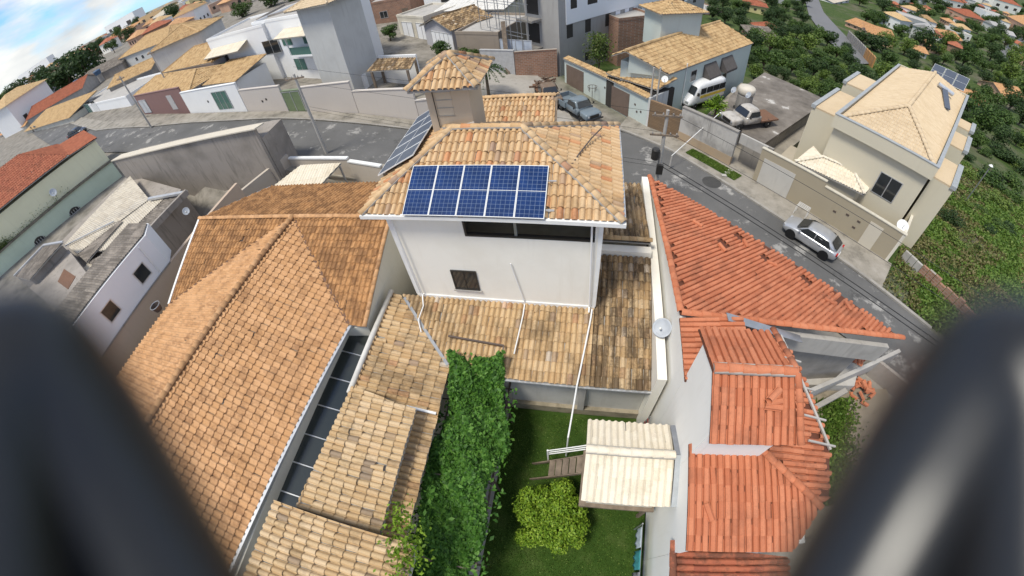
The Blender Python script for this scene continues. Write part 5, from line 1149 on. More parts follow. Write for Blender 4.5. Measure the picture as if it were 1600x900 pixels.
MB().obox(gb, ins(ef, cm_, .06), -.2, -.2, 2.9).build('side_wall', plaster('white side wall', (.6, .6, .58), .4), gh)
tb0 = W(1031, 62, 5.6); tw = 3.3; Mt, _, _ = frame(W(1030, 62, 5.6), W(1091, 58, 5.6)); tl = (W(1091, 58, 5.6) - W(1030, 62, 5.6)).length
Mt = Mt.copy(); Mt.translation = (tb0.x, tb0.y, 0)
MB(Mt).box(0, tl, 0, 3.2, 4.5, 8.3).build('tower_wall', MGR, gh); T = Tiles(gh, 'far', T_STRAW, 1.0); qt = lambda x, y, z: Mt @ Vector((x, y, z)); o_ = .5
cs = [qt(-o_, -o_, 8.25), qt(tl + o_, -o_, 8.25), qt(tl + o_, 3.2 + o_, 8.25), qt(-o_, 3.2 + o_, 8.25)]; ta = qt(tl / 2, 1.6, 9.2)
for i in range(4): T.plane([cs[i], cs[(i + 1) % 4], ta])
T.finish(0)
dish('white satellite dish at the front corner of the pale green house', W(1039, 124, 4.25), (-.3, -.7, .5), .3, M_WHITE)
# trucks in the street
pickup('old blue-grey pickup truck standing in the street junction', WS(900, 186) + Vector((.2, .8, .05)), R(-52), paint('faded blue paint', (.155, .195, .225), .5, 0, .3))
tt = pickup('rusty flatbed truck loaded with scrap behind the blue pickup', WS(868, 165) + Vector((-.8, 1.2, .05)), R(-70), paint('rusty brown paint', (.16, .11, .075), .8, 0, .8), name='scrap_truck', flat=True, rust=plain('rust', (.17, .09, .055), .9))
sp = MB()
for k in range(40):
    c = Vector((random.uniform(-2.6, -1.0), random.uniform(-.8, .8), random.uniform(.8, 1.6))); sp.bar(c, c + Vector((random.gauss(0, .4), random.gauss(0, .4), random.gauss(0, .25))), random.uniform(.05, .2))
local(sp, 'scrap_load', plain('scrap metal', (.20, .13, .09), .8, var=.7, scale=6), tt)
bk = thing('waste_basket', 'wire waste basket on a post before the pale green wall', 'basket', WS(925, 158)); p = WS(925, 158)
MB().tube([p, p + Vector((0, 0, 1.1))], .03, 6).build('post', M_IRON, bk); bb = MB()
for k in range(8): a = k * math.pi / 4; bb.bar(p + Vector((.35 * math.cos(a), .35 * math.sin(a), 1.1)), p + Vector((.45 * math.cos(a), .45 * math.sin(a), 1.6)), .03)
bb.ring(p + Vector((0, 0, 1.58)), .45, .025).build('basket', M_IRON, bk)
# potted palm on the green house
pp_ = thing('bamboo_clump', 'yellowish bamboo clump rising over the pale green street wall', 'plant', W(935, 118, 0)); p0 = W(935, 118, 0); pts = []
for _ in range(1500): pts.append((random.gauss(p0.x, .6), random.gauss(p0.y, .6), random.uniform(2.2, 5.0) - abs(random.gauss(0, .3))))
o = bpy.data.objects.new('foliage', leaves_mesh('foliage', pts, rng.normal(size=(len(pts), 3)), .13, L_SCRUB)); COL.objects.link(o); adopt(o, pp_); MB().tube([p0, p0 + Vector((.1, 0, 3.5))], [.12, .04], 6).build('stem', M_BARK, pp_)
# utility poles, lamp arm and wires
def pole(label, base, h, arms=2, kit=True, name='utility_pole'):
    base = Vector(base); t = thing(name, label, 'pole', base); MB().tube([base - Vector((0, 0, .3)), base + Vector((0, 0, h))], [.15, .10], 10).build('shaft', M_CONCL, t)
    for i in range(arms):
        z = h - .35 - i * 1.3; MB().box(base.x - .9, base.x + .9, base.y - .14, base.y - .02, base.z + z - .05, base.z + z + .05).build('cross_arm', M_WOOD, t)
        for x in (-.75, -.25, .35, .75): MB().lathe(base + Vector((x, -.08, z + .05)), [(.04, 0), (.06, .06), (.03, .15)], 8).build('insulator', plain('insulator', (.3, .28, .26), .3), t)
    if kit:
        MB().lathe(base + Vector((-.38, -.1, h - 3.4)), [(.2, 0), (.26, .06), (.26, .7), (.2, .78)], 14).build('transformer', M_DARK, t); MB().box(base.x - .2, base.x + .22, base.y - .36, base.y - .15, base.z + h - 4.4, base.z + h - 3.7).build('junction_box', M_DARK, t)
    return t
pb = Vector((4.5, 22.7, .1)); pole('utility pole with dark transformer standing at the street behind the red roof', pb, 7.0, 2)
lamp = thing('street_lamp', 'curved white street lamp arm reaching out over the grey wall', 'street lamp', (6.6, 28.9, .1))
MB().tube([W(1050, 243, 1.2) * 1.0 - Vector((0, 0, 1.1)), W(1050, 243, 1.2)], [.08, .06], 8).build('post', M_CONCL, lamp); MB().tube([W(1050, 243, 1.2), W(1090, 207, 2.0), W(1123, 178, 2.7)], .03, 7).build('arm', M_WHITE, lamp)
p = W(1126, 176, 2.75); MB().lathe(p - Vector((0, 0, .08)), [(.03, 0), (.09, .04), (.08, .08), (.02, .1)], 12).build('lamp_head', M_WHITE, lamp, True)
for k, (px, py, lab) in enumerate(((1017, 150, 'thin post at the corner of the pale green wall'), (1027, 150, 'second thin post right of the green wall corner'))):
    b_ = W(px, py, 3.0) * 1.0; b_.z = 0; o = MB().tube([b_, b_ + Vector((0, 0, 5.6))], [.09, .07], 8).build('post', M_CONCL); tag(o, lab, 'post')
def wire(label, a, b, sag, r=.02, group='overhead wires'):
    a, b = Vector(a), Vector(b); pts = [a.lerp(b, k / 14) - Vector((0, 0, 4 * sag * (k / 14) * (1 - k / 14))) for k in range(15)]
    tag(MB().tube(pts, r, 5).build('overhead_wire', M_BLACK), label, 'wire', group)
far_r = Vector((24, 5, .1)); pole('utility pole at the lower end of the street by the right edge', (26.5, 3.0, .1), 7.5, 1, False)
for i, z in enumerate((3.4, 3.1, 6.9, 5.6)):
    wire(['thick black wire low along the right street', 'second black wire low along the right street', 'top wire running down the right street', 'middle wire running down the right street'][i], pb + Vector((.2, 0, z - .1)), (26.5, 3.0, z + .3), .5, .028 if i < 2 else .013)
    wire(['low wire from the pole to the left behind the main house', 'second low wire to the left behind the main house', 'top wire to the left behind the main house', 'middle wire to the left behind the main house'][i], pb + Vector((-.2, 0, z - .1)), (-22, 26.3, z + 3.2), .7, .010)
pole('utility pole beside the street near the grey concrete building', (-22, 26.0, ground(-22, 26)), 7.4, 1, False)

# ------------------------------------------------------------------ left neighbours
def WP(px, py, A, B):                  # pixel -> point on the upright plane through A and B
    A, B = Vector(A), Vector(B); n = Vector((B.y - A.y, A.x - B.x, 0)); d = ray(px, py); t = n.dot(Vector((A.x, A.y, 0))) / n.dot(Vector((d.x, d.y, 0)))
    return Vector((d.x * t, d.y * t, CAM_H + d.z * t))
gy_ = thing('grey_building', 'bare grey concrete building with blackened wall beside the left street', 'building', (-33, 22, 3))
MB().obox((-45, 21.4), (-24.6, 22.2), .3, -.5, (7.1, 7.28)).obox((-45, 21.75), (-24.6, 22.55), 3.0, -.5, 6.2).build('wall', M_GREYR, gy_)
MB().slab([(-45.3, 21.3, 7.2), (-24.3, 22.0, 7.36), (-24.3, 23.2, 7.2), (-45.3, 22.7, 7.0)], .1).build('roof', plaster('cream roof sheet', (.62, .56, .46), .3, (.4, .35, .28), .6, False), gy_)
yh = thing('yellow_house', 'yellow and pale green two-storey house at the left edge with red roof', 'house', (-54, 14, 4))
yA, yB = Vector((-59.5, 0, 3.6)), Vector((-50.4, 23.7, 3.6)); My, Ly, _ = frame(yA, yB)
MY1, MY2 = plaster('pale yellow paint', (.78, .75, .53), .2, (.5, .45, .3), .4), plaster('pale green render', (.56, .64, .50), .22, (.3, .34, .25), .4)
MB(My).box(0, Ly, 0, 12, -2, 2.3).build('lower_wall', MY2, yh); MB(My).box(0, Ly, .35, 12, 2.301, 5.15).build('upper_wall', MY1, yh)
MB(My).box(-.2, Ly + .2, -.25, .34, 2.32, 2.5).build('ledge', plaster('mouldy ledge', (.2, .18, .14), .8, (.04, .04, .03), 2, False), yh)
T = Tiles(yh, 'far', T_REDDARK, 1.0); yq = lambda x, y, z: My @ Vector((x, y, z))
T_BRICK = tile_mat('brick red tile', [(0, (.34, .11, .065)), (.5, (.42, .15, .085)), (1, (.30, .095, .055))], amount=.4, sscale=1, lo=.55, hi=.75)
T.plane([yq(-.5, -.1, 5.6), yq(Ly - 3.2, -.1, 5.6), yq(Ly - 7.5, 6, 8.0), yq(-.5, 6, 8.0)], T_BRICK); T.plane([yq(Ly - 3.2, -.1, 5.6), yq(Ly - 3.2, 12, 5.6), yq(Ly - 7.5, 6, 8.0)], T_BRICK); T.plane([yq(Ly - 3.15, .0, 5.55), yq(Ly + .3, .0, 5.3), yq(Ly + .3, 11, 5.3), yq(Ly - 3.15, 11, 5.55)], T_BRICK, updir=(-.4, -.9, 0)); T.plane([yq(-.5, 12.4, 5.6), yq(Ly - 3.2, 12.4, 5.6), yq(Ly - 7.5, 6, 8.0), yq(-.5, 6, 8.0)], T_BRICK); T.finish(0)
for px, py in ((120, 334), (66, 380)):
    p = My.inverted() @ WP(px, py, yA, yB); arc = [(p.x + .75 * math.cos(a), -.03, p.z + .1 + .75 * math.sin(a)) for a in np.linspace(0, math.pi, 9)]
    vs = [(p.x - .75, -.03, p.z - 1.0), (p.x + .75, -.03, p.z - 1.0)] + arc
    wn = MB(My).add(vs + [(a, .05, c) for a, b, c in vs], [tuple(range(len(vs)))]).build('arched_window', M_GLASS, yh); bb = MB(My)
    for k in range(5): bb.box(p.x - .6 + k * .3 - .025, p.x - .6 + k * .3 + .025, -.08, -.035, p.z - 1, p.z + .6)
    for k in range(3): bb.box(p.x - .75, p.x + .75, -.09, -.05, p.z - .8 + k * .5, p.z - .75 + k * .5)
    bb.build('window_bars', M_ALU, None).parent = wn
dish('grey satellite dish on the yellow wall at the left', WP(84, 298, yA, yB) + Vector((.5, -.3, 0)), (.7, -.5, .4), .42, plain('dish grey', (.5, .53, .57)))
pts, nn = [], []
for _ in range(1400):
    x = random.choice([random.gauss(11, .5), random.gauss(9.5, .3), random.uniform(2, 20)]); p = yq(x, random.uniform(-.2, .3), 2.5 + abs(random.gauss(0, .35))); pts.append(tuple(p)); nn.append((0.3, -.2, .8))
o = bpy.data.objects.new('ledge_weeds', leaves_mesh('ledge_weeds', pts, np.array(nn) + rng.normal(size=(len(nn), 3)) * .6, .07, L_SCRUB)); COL.objects.link(o); struct(tag(o, 'dry weeds growing along the mouldy ledge of the yellow house'), 'stuff')
# corrugated roofs
T_CORR = tile_mat('cream fibre-cement sheet', [(0, (.56, .50, .41)), (.5, (.60, .545, .45)), (1, (.53, .47, .38))], stain=(.2, .17, .14), amount=.5, sscale=.6, lo=.55, hi=.75)
T_CORRD = tile_mat('blackened fibre-cement sheet', [(0, (.24, .21, .18)), (.5, (.32, .28, .24)), (1, (.2, .175, .15))], stain=(.075, .065, .055), amount=.7, sscale=.8, lo=.45, hi=.65)
co = thing('corrugated_shed', 'long shed with cream and blackened corrugated roofs below the yellow house', 'shed', (-36, 15, 3))
T = Tiles(co, 'corr', T_CORR, .2)
T.plane([W(204, 276, 5.4), W(233, 311, 5.1), W(122, 398, 5.1), W(101, 381, 5.4)]); T.plane([W(234, 312, 5.0), W(262, 306, 4.9), W(177, 388, 4.9), W(122, 399, 5.0)], T_CORR)
T.plane([W(262, 306, 4.88), W(291, 300, 4.7), W(215, 380, 4.7), W(178, 388, 4.86)], T_CORRD); T.plane([W(178, 345, 5.1), W(192, 346, 5.1), W(135, 410, 5.1), W(122, 398, 5.12)], T_CORRD)
T.plane([W(177, 389, 4.85), W(215, 382, 4.7), W(182, 420, 4.7), W(135, 412, 4.85)], T_CORRD); T.plane([W(137, 412, 4.8), W(180, 422, 4.68), W(100, 505, 4.6), W(80, 482, 4.7)], T_CORR)
T.finish(0)
MB().prism([W(206, 279, 4)[:2], W(100, 384, 4)[:2], (-34, 2), (-27, 2), W(288, 303, 4)[:2]], 0, 4.5).build('wall', M_GREYR, co)
MB().bar(W(232, 311, 5.25), W(292, 300, 5.0), .3, .18).build('parapet', plain('bitumen silver', (.55, .55, .54), .4, .4), co); MB().bar(W(292, 300, 5.0), W(215, 382, 5.0), .25, .5).build('parapet', M_GREYR, co)
MB().bar(W(178, 346, 5.3), W(102, 384, 5.5), .12, .1).build('gutter', M_ALU, co)
cb_ = thing('concrete_annex', 'grey concrete box with rusty hatch between the corrugated roofs', 'shed', W(90, 430, 3))
q4 = [W(101, 384, 6.0), W(138, 432, 6.0), W(82, 480, 6.0), W(40, 445, 6.0)]
MB().prism([p[:2] for p in q4], 1, 5.6).build('wall', M_GREYR, cb_); hp = [W(100, 420, 5.63), W(118, 432, 5.63), W(106, 452, 5.63), W(90, 440, 5.63)]; MB().slab(hp, .05).build('rusty_hatch', plain('rust', (.17, .09, .055)), cb_)
T = Tiles(cb_, 'corr', T_CORRD, .2); T.plane([W(68, 384, 6.6), W(98, 379, 6.6), W(46, 438, 6.3), W(22, 432, 6.3)]); T.finish(0)
MB().bar(W(68, 383, 6.7), W(22, 431, 6.4), .2, .12).build('gutter', M_ALU, cb_); MB().bar(W(68, 383, 6.7), W(98, 378, 6.7), .2, .12).build('gutter', M_ALU, cb_)
MB().prism([W(66, 386, 6.3)[:2], W(96, 382, 6.3)[:2], W(46, 436, 6.3)[:2], W(24, 431, 6.3)[:2]], 1, 6.15).build('lean_to_wall', M_GREYR, cb_)
ws_ = thing('white_shed', 'white rendered upper room with two dark windows left of the orange roof', 'building', (-26, 7, 4))
e1_, e2_, e3_, e4_ = WX(268, 410, -25), WX(148, 555, -25), WX(100, 500, -25), WX(214, 384, -25)
MB().prism([(-25, 1.0), (-25, 10.55), (-25.9, 11.6), (-28.2, 11.6), (-28.2, 1.0)], 4.9, 7.35).build('wall', plaster('bluish white paint', (.78, .79, .81), .1, (.6, .6, .62), .4), ws_)
T = Tiles(ws_, 'corr', T_CORRD, .2); T.plane([(-25.12, 1, 7.42), (-25.12, 10.5, 7.42), (-25.9, 11.5, 7.42), (-28.3, 11.6, 7.38), (-28.3, 1, 7.38)], updir=(1, 0, 0)); T.finish(0)
Ms, _, _ = frame((-25, 1, 0), (-25, 10.5, 0))
for px, py in ((222, 427), (173, 486)):
    p = WX(px, py, -25); rect_part(ws_, Ms, p.y - 1 - .5, p.y - 1 + .5, p.z - .5, p.z + .5, bars=0)
MB(Ms).tube([(8.6, -.05, 5.0), (8.7, -.05, 7.2)], .04, 6).build('downpipe', M_WHITE, ws_)
pk = thing('boundary_wall', 'long tan boundary wall between the white shed and the orange roof', 'wall', (-25, 6, 0))
MB().box(-25.25, -24.98, -6, 18.6, -.5, 4.88).build('wall_panel', plaster('tan boundary paint', (.50, .39, .30), .2, (.28, .22, .17), .4), pk); MB().box(-25.3, -24.93, -6, 10.6, 4.881, 4.96).build('coping', M_CONC, pk)
dish('small grey satellite dish leaning on the parapet above the tan wall', W(291, 330, 5.2), (.6, -.5, .5), .28, plain('dish grey', (.5, .53, .57)))
# front wall and carport of the left house
fw_ = thing('garage_wall', 'beige front garden wall with white coping beside the left street', 'wall', (-20, 22, 2))
MF = plaster('beige pink render', (.50, .44, .37), .2, (.33, .29, .24), .4)
MB().obox((-26.8, 18.0), (-24.3, 24.0), .3, 0, (3.45, 3.65)).build('wall_panel', MF, fw_); MB().obox((-24.2, 24.0), (-17.6, 22.9), -.22, 1, (3.3, 3.55)).obox((-17.6, 22.9), (-14.4, 22.0), -.22, 1, 3.3).build('wall_panel', MF, fw_)
MB().obox((-24.2, 24.05), (-17.6, 22.95), -.32, (3.301, 3.551), (3.42, 3.67)).obox((-17.6, 22.95), (-14.4, 22.05), -.32, 3.301, 3.42).build('coping', M_WHITE, fw_)
cp_ = thing('carport', 'carport with cream corrugated roof behind the beige front wall', 'carport', (-20, 21, 1.5))
T = Tiles(cp_, 'wave', T_CREAM, .4); T.plane([W(428, 291, 3.5), W(470, 258, 3.8), W(533, 255, 3.7), W(499, 291, 3.4)]); T.finish(40)
for p in (W(470, 262, 3.7), W(530, 258, 3.6), W(497, 288, 3.3)): MB().bar((p.x, p.y, .5), p - Vector((0, 0, .15)), .12).build('post', M_CONCL, cp_)
fe = thing('iron_fence', 'short dark iron fence between beige wall and the solar house', 'fence', (-13.5, 20, 1))
fa, fb = Vector((-14.3, 21.8, 1.0)), Vector((-12.4, 18.0, .8))
for k in range(16): p = fa.lerp(fb, k / 15); MB().bar(p, p + Vector((0, 0, 2.0)), .045).build('picket', M_DARK, fe)
for z in (.3, 1.8): MB().bar(fa + Vector((0, 0, z)), fb + Vector((0, 0, z)), .06).build('rail', M_ALU, fe)

# ------------------------------------------------------------------ far side of the street, left to right
def street_wall(name, label, A, B, h, mat, feats=(), group=None, cop=None, sink=1.0):
    M, Ln, rz = frame(A, B); t = thing(name, label, 'wall', A, rz, group); MB(M).box(0, Ln, 0, .25, -sink, h).build('wall_panel', mat, t); MB(M).box(-.03, Ln + .03, -.05, .3, h + .001, h + .08).build('coping', cop or mat, t)
    for f in feats: feature(t, M, *f)
    return t
def gpt(x, y, dz=.1): return Vector((x, y, ground(x, y) + dz))
MPK = plaster('pinkish beige paint', (.56, .51, .46), .15, (.40, .36, .32), .35)
street_wall('garden_wall', 'white garden wall with green glass door on the left street', gpt(-51, 37.2), gpt(-38.6, 35.3), 3.0, M_WHITEWALL, [('gate', 7.2, 10.2, 0, 2.4, M_GREENGL), ('hole', 5.4, 5.7, 1.1, 1.4)])
street_wall('garden_wall', 'pinkish beige garden wall left of the green striped gate', gpt(-38.5, 35.3), gpt(-31.4, 34.0), 2.7, MPK, [('hole', 3.4, 3.7, 1.0, 1.25), ('hole', 4.2, 4.5, 1.2, 1.45)])
gt = street_wall('garden_gate', 'olive green striped gate in the pinkish garden wall', gpt(-31.35, 33.99), gpt(-28.5, 33.6), 2.35, plain('gate backing', (.2, .24, .15), .6), [('gate', .1, 2.7, 0, 2.3, plain('olive gate panel', (.17, .22, .12), .45))])
gt['category'] = 'gate'
street_wall('garden_wall', 'long pinkish beige garden wall right of the green striped gate', gpt(-28.45, 33.6), gpt(-22.2, 33.05), 2.75, MPK)
street_wall('garden_wall', 'lower stepped end of the pinkish garden wall toward the tower', gpt(-22.15, 33.05), gpt(-15.5, 32.1), 2.35, MPK); street_wall('garden_wall', 'lowest right end of the pinkish garden wall by the corner', gpt(-15.45, 32.1), gpt(-10.8, 32.3), 2.0, MPK)
street_wall('garden_wall', 'dull purple garden wall with white gate on the left street', gpt(-66, 40.3), gpt(-51.1, 37.4), 3.0, plaster('dull purple paint', (.24, .145, .135), .2, (.16, .1, .09), .4), [('gate', .6, 3.2, 0, 2.2, plaster('white gate sheet', (.5, .51, .53))), ('door', 10.6, 12.2, 0, 2.2, plaster('pale gate', (.45, .44, .44)))])
wA_, wB_ = gpt(-43.0, 46.6), gpt(-29.9, 42.2)
t, Mw_, Lw_ = box_house('white_house', 'tall white modern house with green balcony behind the pinkish wall', 'house', wA_, wB_, 8.8, 7.7, M_WHITEWALL, 'flat',
    [('window', 6.6, 9.0, .6, 2.2, M_GREENGL), ('window', 5.6, 7.8, 4.0, 5.4, M_GREENGL), ('window', 11.8, 13.4, 0.2, 2.6, M_GREENGL), ('window', 10.2, 11.8, 4.0, 5.4, M_GREENGL)])
MB(Mw_).box(8.4, 13.6, -1.3, 0, 2.9, 3.15).build('balcony_floor', M_WHITEWALL, t); MB(Mw_).box(8.4, 13.6, -1.28, -1.22, 3.151, 4.1).box(13.54, 13.6, -1.21, 0, 3.151, 4.1).build('balustrade', M_GREENGL, t)
T = Tiles(t, 'wave', T_CREAM, .3); T.plane([Mw_ @ Vector(p) for p in ((7.0, -2.0, 5.6), (13.7, -2.0, 5.6), (13.7, -.02, 6.2), (7.0, -.02, 6.2))]); T.finish(60, name='canopy_tile')
for x in (8.6, 13.5): MB(Mw_).bar((x, -1.25, 3.15), (x, -1.4, 5.6), .12).build('balcony_post', M_WHITE, t)
ba = thing('barbecue_shed', 'open barbecue shed with streaked brown tile roof right of the white house', 'shed', gpt(-20, 39)); zb_ = 4.9
T = Tiles(ba, 'far', T_MOSS, 1); T.plane([W(572, 112, zb_), W(641, 108, zb_), W(650, 90, zb_ + .5), W(590, 92, zb_ + .5)]); T.finish(0)
for px, py in ((580, 111), (636, 108), (648, 92), (592, 94)): p = W(px, py, zb_); MB().bar((p.x, p.y, 1), (p.x, p.y, zb_ - .1), .22).build('post', M_WOOD, ba)
MB().obox(W(592, 93, zb_), W(650, 91, zb_), .2, 1, 5.3).build('back_wall', M_WHITEWALL, ba); MB().obox(W(566, 118, 4), W(590, 95, 4), .2, 1, 4.0).build('side_wall', M_WHITEWALL, ba)
struct(MB().prism([(-28, 34), (-15.5, 32.6), (-14, 44), (-28, 45)], .0, 1.75).build('garden', M_PAVE))
def eave_house(name, label, a, b, ze, depth, wall, roof, tiles=T_STRAW, feats=(), cat='house', group=None, over=.4, pitch=.34):
    A, B = W(*a, ze), W(*b, ze); zb = min(ground(A.x, A.y), ground(B.x, B.y)); A.z = B.z = zb
    return box_house(name, label, cat, A, B, depth, ze - zb, wall, roof, feats, tiles=tiles, over=over, pitch=pitch, sink=2.5, group=group)
M_LAV = plaster('lavender grey paint', (.45, .45, .48), .25, (.3, .29, .3), .4); M_BRK = brick_mat('bare brick wall', (.36, .19, .12)); M_PALE = plaster('pale grey paint', (.52, .52, .50), .35, (.3, .28, .26), .4)
eave_house('tiled_carport', 'straw-tiled carport behind the dull purple wall', (213, 148), (298, 140), 6.9, 7, M_LAV, 'hip')
eave_house('tiled_house', 'lavender house with tan hipped roof left of the white balcony house', (258, 112), (332, 96), 8.2, 9, M_LAV, 'hip', feats=[('window', 5, 6.6, 2.0, 3.2)])
eave_house('tiled_house', 'pale house under the largest tan hipped roof on the upper left', (187, 92), (262, 63), 9.0, 15, M_PALE, 'hip', feats=[('window', 9, 10.4, 1.5, 2.6), ('window', 13, 14.4, 1.5, 2.6)])
eave_house('tiled_house', 'grey house with uneven straw roof above the purple wall', (170, 138), (236, 108), 7.4, 8, M_CONC, 'gable_x')
t, Mc_, Lc_ = eave_house('balcony_house', 'white house with cream canopy and glass balcony on the upper left', (322, 62), (408, 38), 11.0, 9, M_WHITEWALL, 'flat', feats=[('window', 6, 8, 1.0, 3.0, M_GREENGL), ('window', 11, 14, 3.5, 5.4, M_GLASS), ('window', 1.5, 3.2, 3.4, 5.2, M_GLASS)])
MB(Mc_).box(1, 8, -1.4, 0, 2.9, 3.1).build('balcony_floor', M_WHITEWALL, t); MB(Mc_).box(1, 8, -1.4, -1.34, 3.101, 4.1).build('balustrade', M_GREENGL, t)
T = Tiles(t, 'wave', T_CREAM, .3); T.plane([Mc_ @ Vector(p) for p in ((.5, -2.2, 5.4), (8.5, -2.2, 5.4), (8.5, -.02, 6.1), (.5, -.02, 6.1))]); T.finish(0)
eave_house('porch_house', 'porch roof of straw tiles over the white street wall', (318, 132), (368, 126), 6.6, 5, M_WHITEWALL, 'shed')
eave_house('tiled_house', 'house with tan ridge roof behind the white modern house', (310, 50), (345, 28), 11.5, 10, M_PALE, 'hip')
eave_house('grey_house', 'grey walled house with flat roof behind the white modern house', (400, 30), (475, 8), 11.3, 8, M_GREYR, 'flat')
eave_house('tiled_house', 'small pale tiled pavilion peeping behind the grey flat roof', (462, 14), (510, 4), 12.6, 5, M_PALE, 'hip', tiles=T_BEIGE, over=.9)
eave_house('street_house', 'low white house with white fence and green gate on the left street', (118, 168), (196, 150), 6.8, 9, M_WHITEWALL, 'flat', feats=[('gate', 7, 10, 0, 2.2, M_GREENGL), ('gate', 12, 15, 0, 1.9, M_WHITE), ('window', 12.2, 14.8, 1.9, 2.6)])
eave_house('workshop', 'long grey workshop with corrugated roof and water tanks above it', (118, 135), (190, 98), 8.0, 9, M_GREYR, 'shed', tiles=T_CORRD)
eave_house('red_roof_hall', 'long hall with red tile roof at the far left', (42, 188), (128, 138), 7.6, 12, M_CONCL, 'gable_x', tiles=T_BRICK)
eave_house('grey_shed', 'grey blank shed at the left border with straw roof edge', (2, 178), (56, 152), 9.4, 10, plaster('slate grey paint', (.25, .25, .27), .3), 'flat')
eave_house('street_house', 'cream row house with brown door near the left border', (40, 205), (110, 183), 6.4, 8, M_CREAMDIRT, 'shed', feats=[('door', 6, 7.2, 0, 2.1), ('window', 9, 11, .8, 2)])
eave_house('tiled_house', 'orange tiled house cut by the left border', (0, 212), (40, 196), 6.6, 9, M_CREAMDIRT, 'gable_x', tiles=T_ORANGE)
for k, (px, py, z) in enumerate(((119, 128, 9.2), (152, 113, 10.2))):
    p = W(px, py, z); tw_ = thing('water_tank', ['dark blue water tank near the long red roof', 'dark blue water tank on the grey workshop roof'][k], 'water tank', p); MB().lathe(p - Vector((0, 0, .6)), [(.8, 0), (1.0, .9), (1.05, 1.0)], 14).build('tank', plain('blue tank', (.05, .10, .18), .5), tw_); MB().lathe(p + Vector((0, 0, .41)), [(1.1, 0), (.9, .15), (.1, .25)], 14).build('lid', plain('blue tank', (.05, .1, .18)), tw_); MB().lathe(p - Vector((0, 0, 2.6)), [(.7, 0), (.7, 1.99)], 10).build('stand', M_CONC, tw_)
c_ = WS(124, 212); hatch_car('dark car parked on the left street by the cream row house', c_ + Vector((0, 0, .1)), R(20), paint('black paint', (.03, .032, .036), .25))
for k, (px, py) in enumerate(((237, 200), (274, 152))): pole(['utility pole before the purple wall on the left street', 'utility pole among the tan roofs on the upper left'][k], WS(px, py), 8.0, 1, False)
# ------------------------------------------------------------------ upper middle: building site and garages
cA = Vector((-3.6, 45.5, -.2)); cd_ = Vector((.63, .777, 0)); cB = cA + cd_ * 34
M_SITE = plaster('fresh grey render', (.36, .35, .335), .4, (.22, .21, .2), .35); M_PANEL = plaster('white cladding', (.78, .79, .81), .06, (.6, .6, .62), .3)
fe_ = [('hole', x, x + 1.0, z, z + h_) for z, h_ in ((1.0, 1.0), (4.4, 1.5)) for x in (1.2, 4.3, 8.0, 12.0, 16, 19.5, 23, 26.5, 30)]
t, Mc, Lc = box_house('building_site', 'unfinished grey concrete block with white upper cladding', 'building', cA, cB, 5.2, 13.5, M_SITE, 'flat', fe_)
MB(Mc).box(1.1, 34, -.12, -.001, 6.0, 13.4).build('cladding', M_PANEL, t)
for z in (7.6, 10.8):
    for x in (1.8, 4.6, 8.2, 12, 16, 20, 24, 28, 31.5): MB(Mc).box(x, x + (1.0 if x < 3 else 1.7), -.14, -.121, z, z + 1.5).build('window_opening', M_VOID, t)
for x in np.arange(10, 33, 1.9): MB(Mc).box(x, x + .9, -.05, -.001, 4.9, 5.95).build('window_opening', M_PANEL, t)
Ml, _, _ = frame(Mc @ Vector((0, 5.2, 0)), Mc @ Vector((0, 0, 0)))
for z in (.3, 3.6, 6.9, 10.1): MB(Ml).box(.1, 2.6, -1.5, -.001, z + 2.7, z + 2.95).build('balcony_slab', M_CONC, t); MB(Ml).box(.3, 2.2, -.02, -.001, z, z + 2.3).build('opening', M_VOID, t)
sf = thing('scaffold', 'steel tube scaffold on the left side of the grey building site', 'scaffold', Ml @ Vector((4, -2.2, 0)))
for x in np.arange(-5.0, 2.6, 1.8):
    for y in (-1.7, -2.7): MB(Ml).bar((x, y, -.3), (x, y, 12), .06).build('upright', M_STEEL, sf)
for z in np.arange(1.6, 12, 1.7):
    for y in (-1.7, -2.7): MB(Ml).bar((-5, y, z), (2.4, y, z), .05).build('ledger', M_STEEL, sf)
MB(Ml).bar((1.5, -4.6, -.2), (-.5, -2.9, 6.5), .5, .2).build('chute', M_WOOD, sf)
bA, bB = W(966, 57, 3.4), W(995, 60, 3.4); box_house('brick_store', 'small bare brick store between the building site and green house', 'building', Vector((bA.x, bA.y, 0)), Vector((W(1022, 50, 3.4).x, W(1022, 50, 3.4).y, 0)), 4, 5.6, M_BRK, 'flat')
street_wall('brick_wall', 'bare brick site wall left of the grey concrete block', gpt(-8.5, 44.5), gpt(-3.9, 45.2), 2.6, M_BRK); street_wall('metal_fence', 'grey corrugated site fence beside the blue gate', gpt(-12.6, 45.5), gpt(-8.6, 44.6), 2.3, plain('corrugated fence', (.42, .42, .42), .6))
def ghouse(name, label, a, b, depth, h, wall, roof, **k):
    A, B = WS(*a), WS(*b); cat = k.pop('cat', 'house'); A.z = B.z = min(A.z, B.z); return box_house(name, label, cat, A, B, depth, h, wall, roof, sink=3, **k)
M_BLUEG = plaster('pale blue gate sheet', (.50, .55, .62), .2, (.4, .4, .42), .5)
ghouse('workshop', 'brown-walled workshop with pale blue double gate', (718, 92), (784, 104), 9, 4.2, plaster('brown render', (.30, .25, .20), .3), 'flat', feats=[('gate', 6.0, 10.0, 0, 3.4, M_BLUEG)], cat='workshop')
ghouse('garage', 'grey garage with white double doors left of the brown workshop', (668, 68), (712, 84), 6, 3.2, M_LAV, 'gable_y', feats=[('gate', 1.6, 6.4, 0, 2.6, M_PANEL)], tiles=T_MOSS)
ghouse('garage', 'cream garage with teal roof patch at the end of the side road', (626, 52), (668, 62), 7, 3.4, M_CREAMDIRT, 'flat', feats=[('gate', 1, 3.6, 0, 2.4, M_PANEL), ('gate', 4.6, 7, 0, 2.4, M_PANEL)])
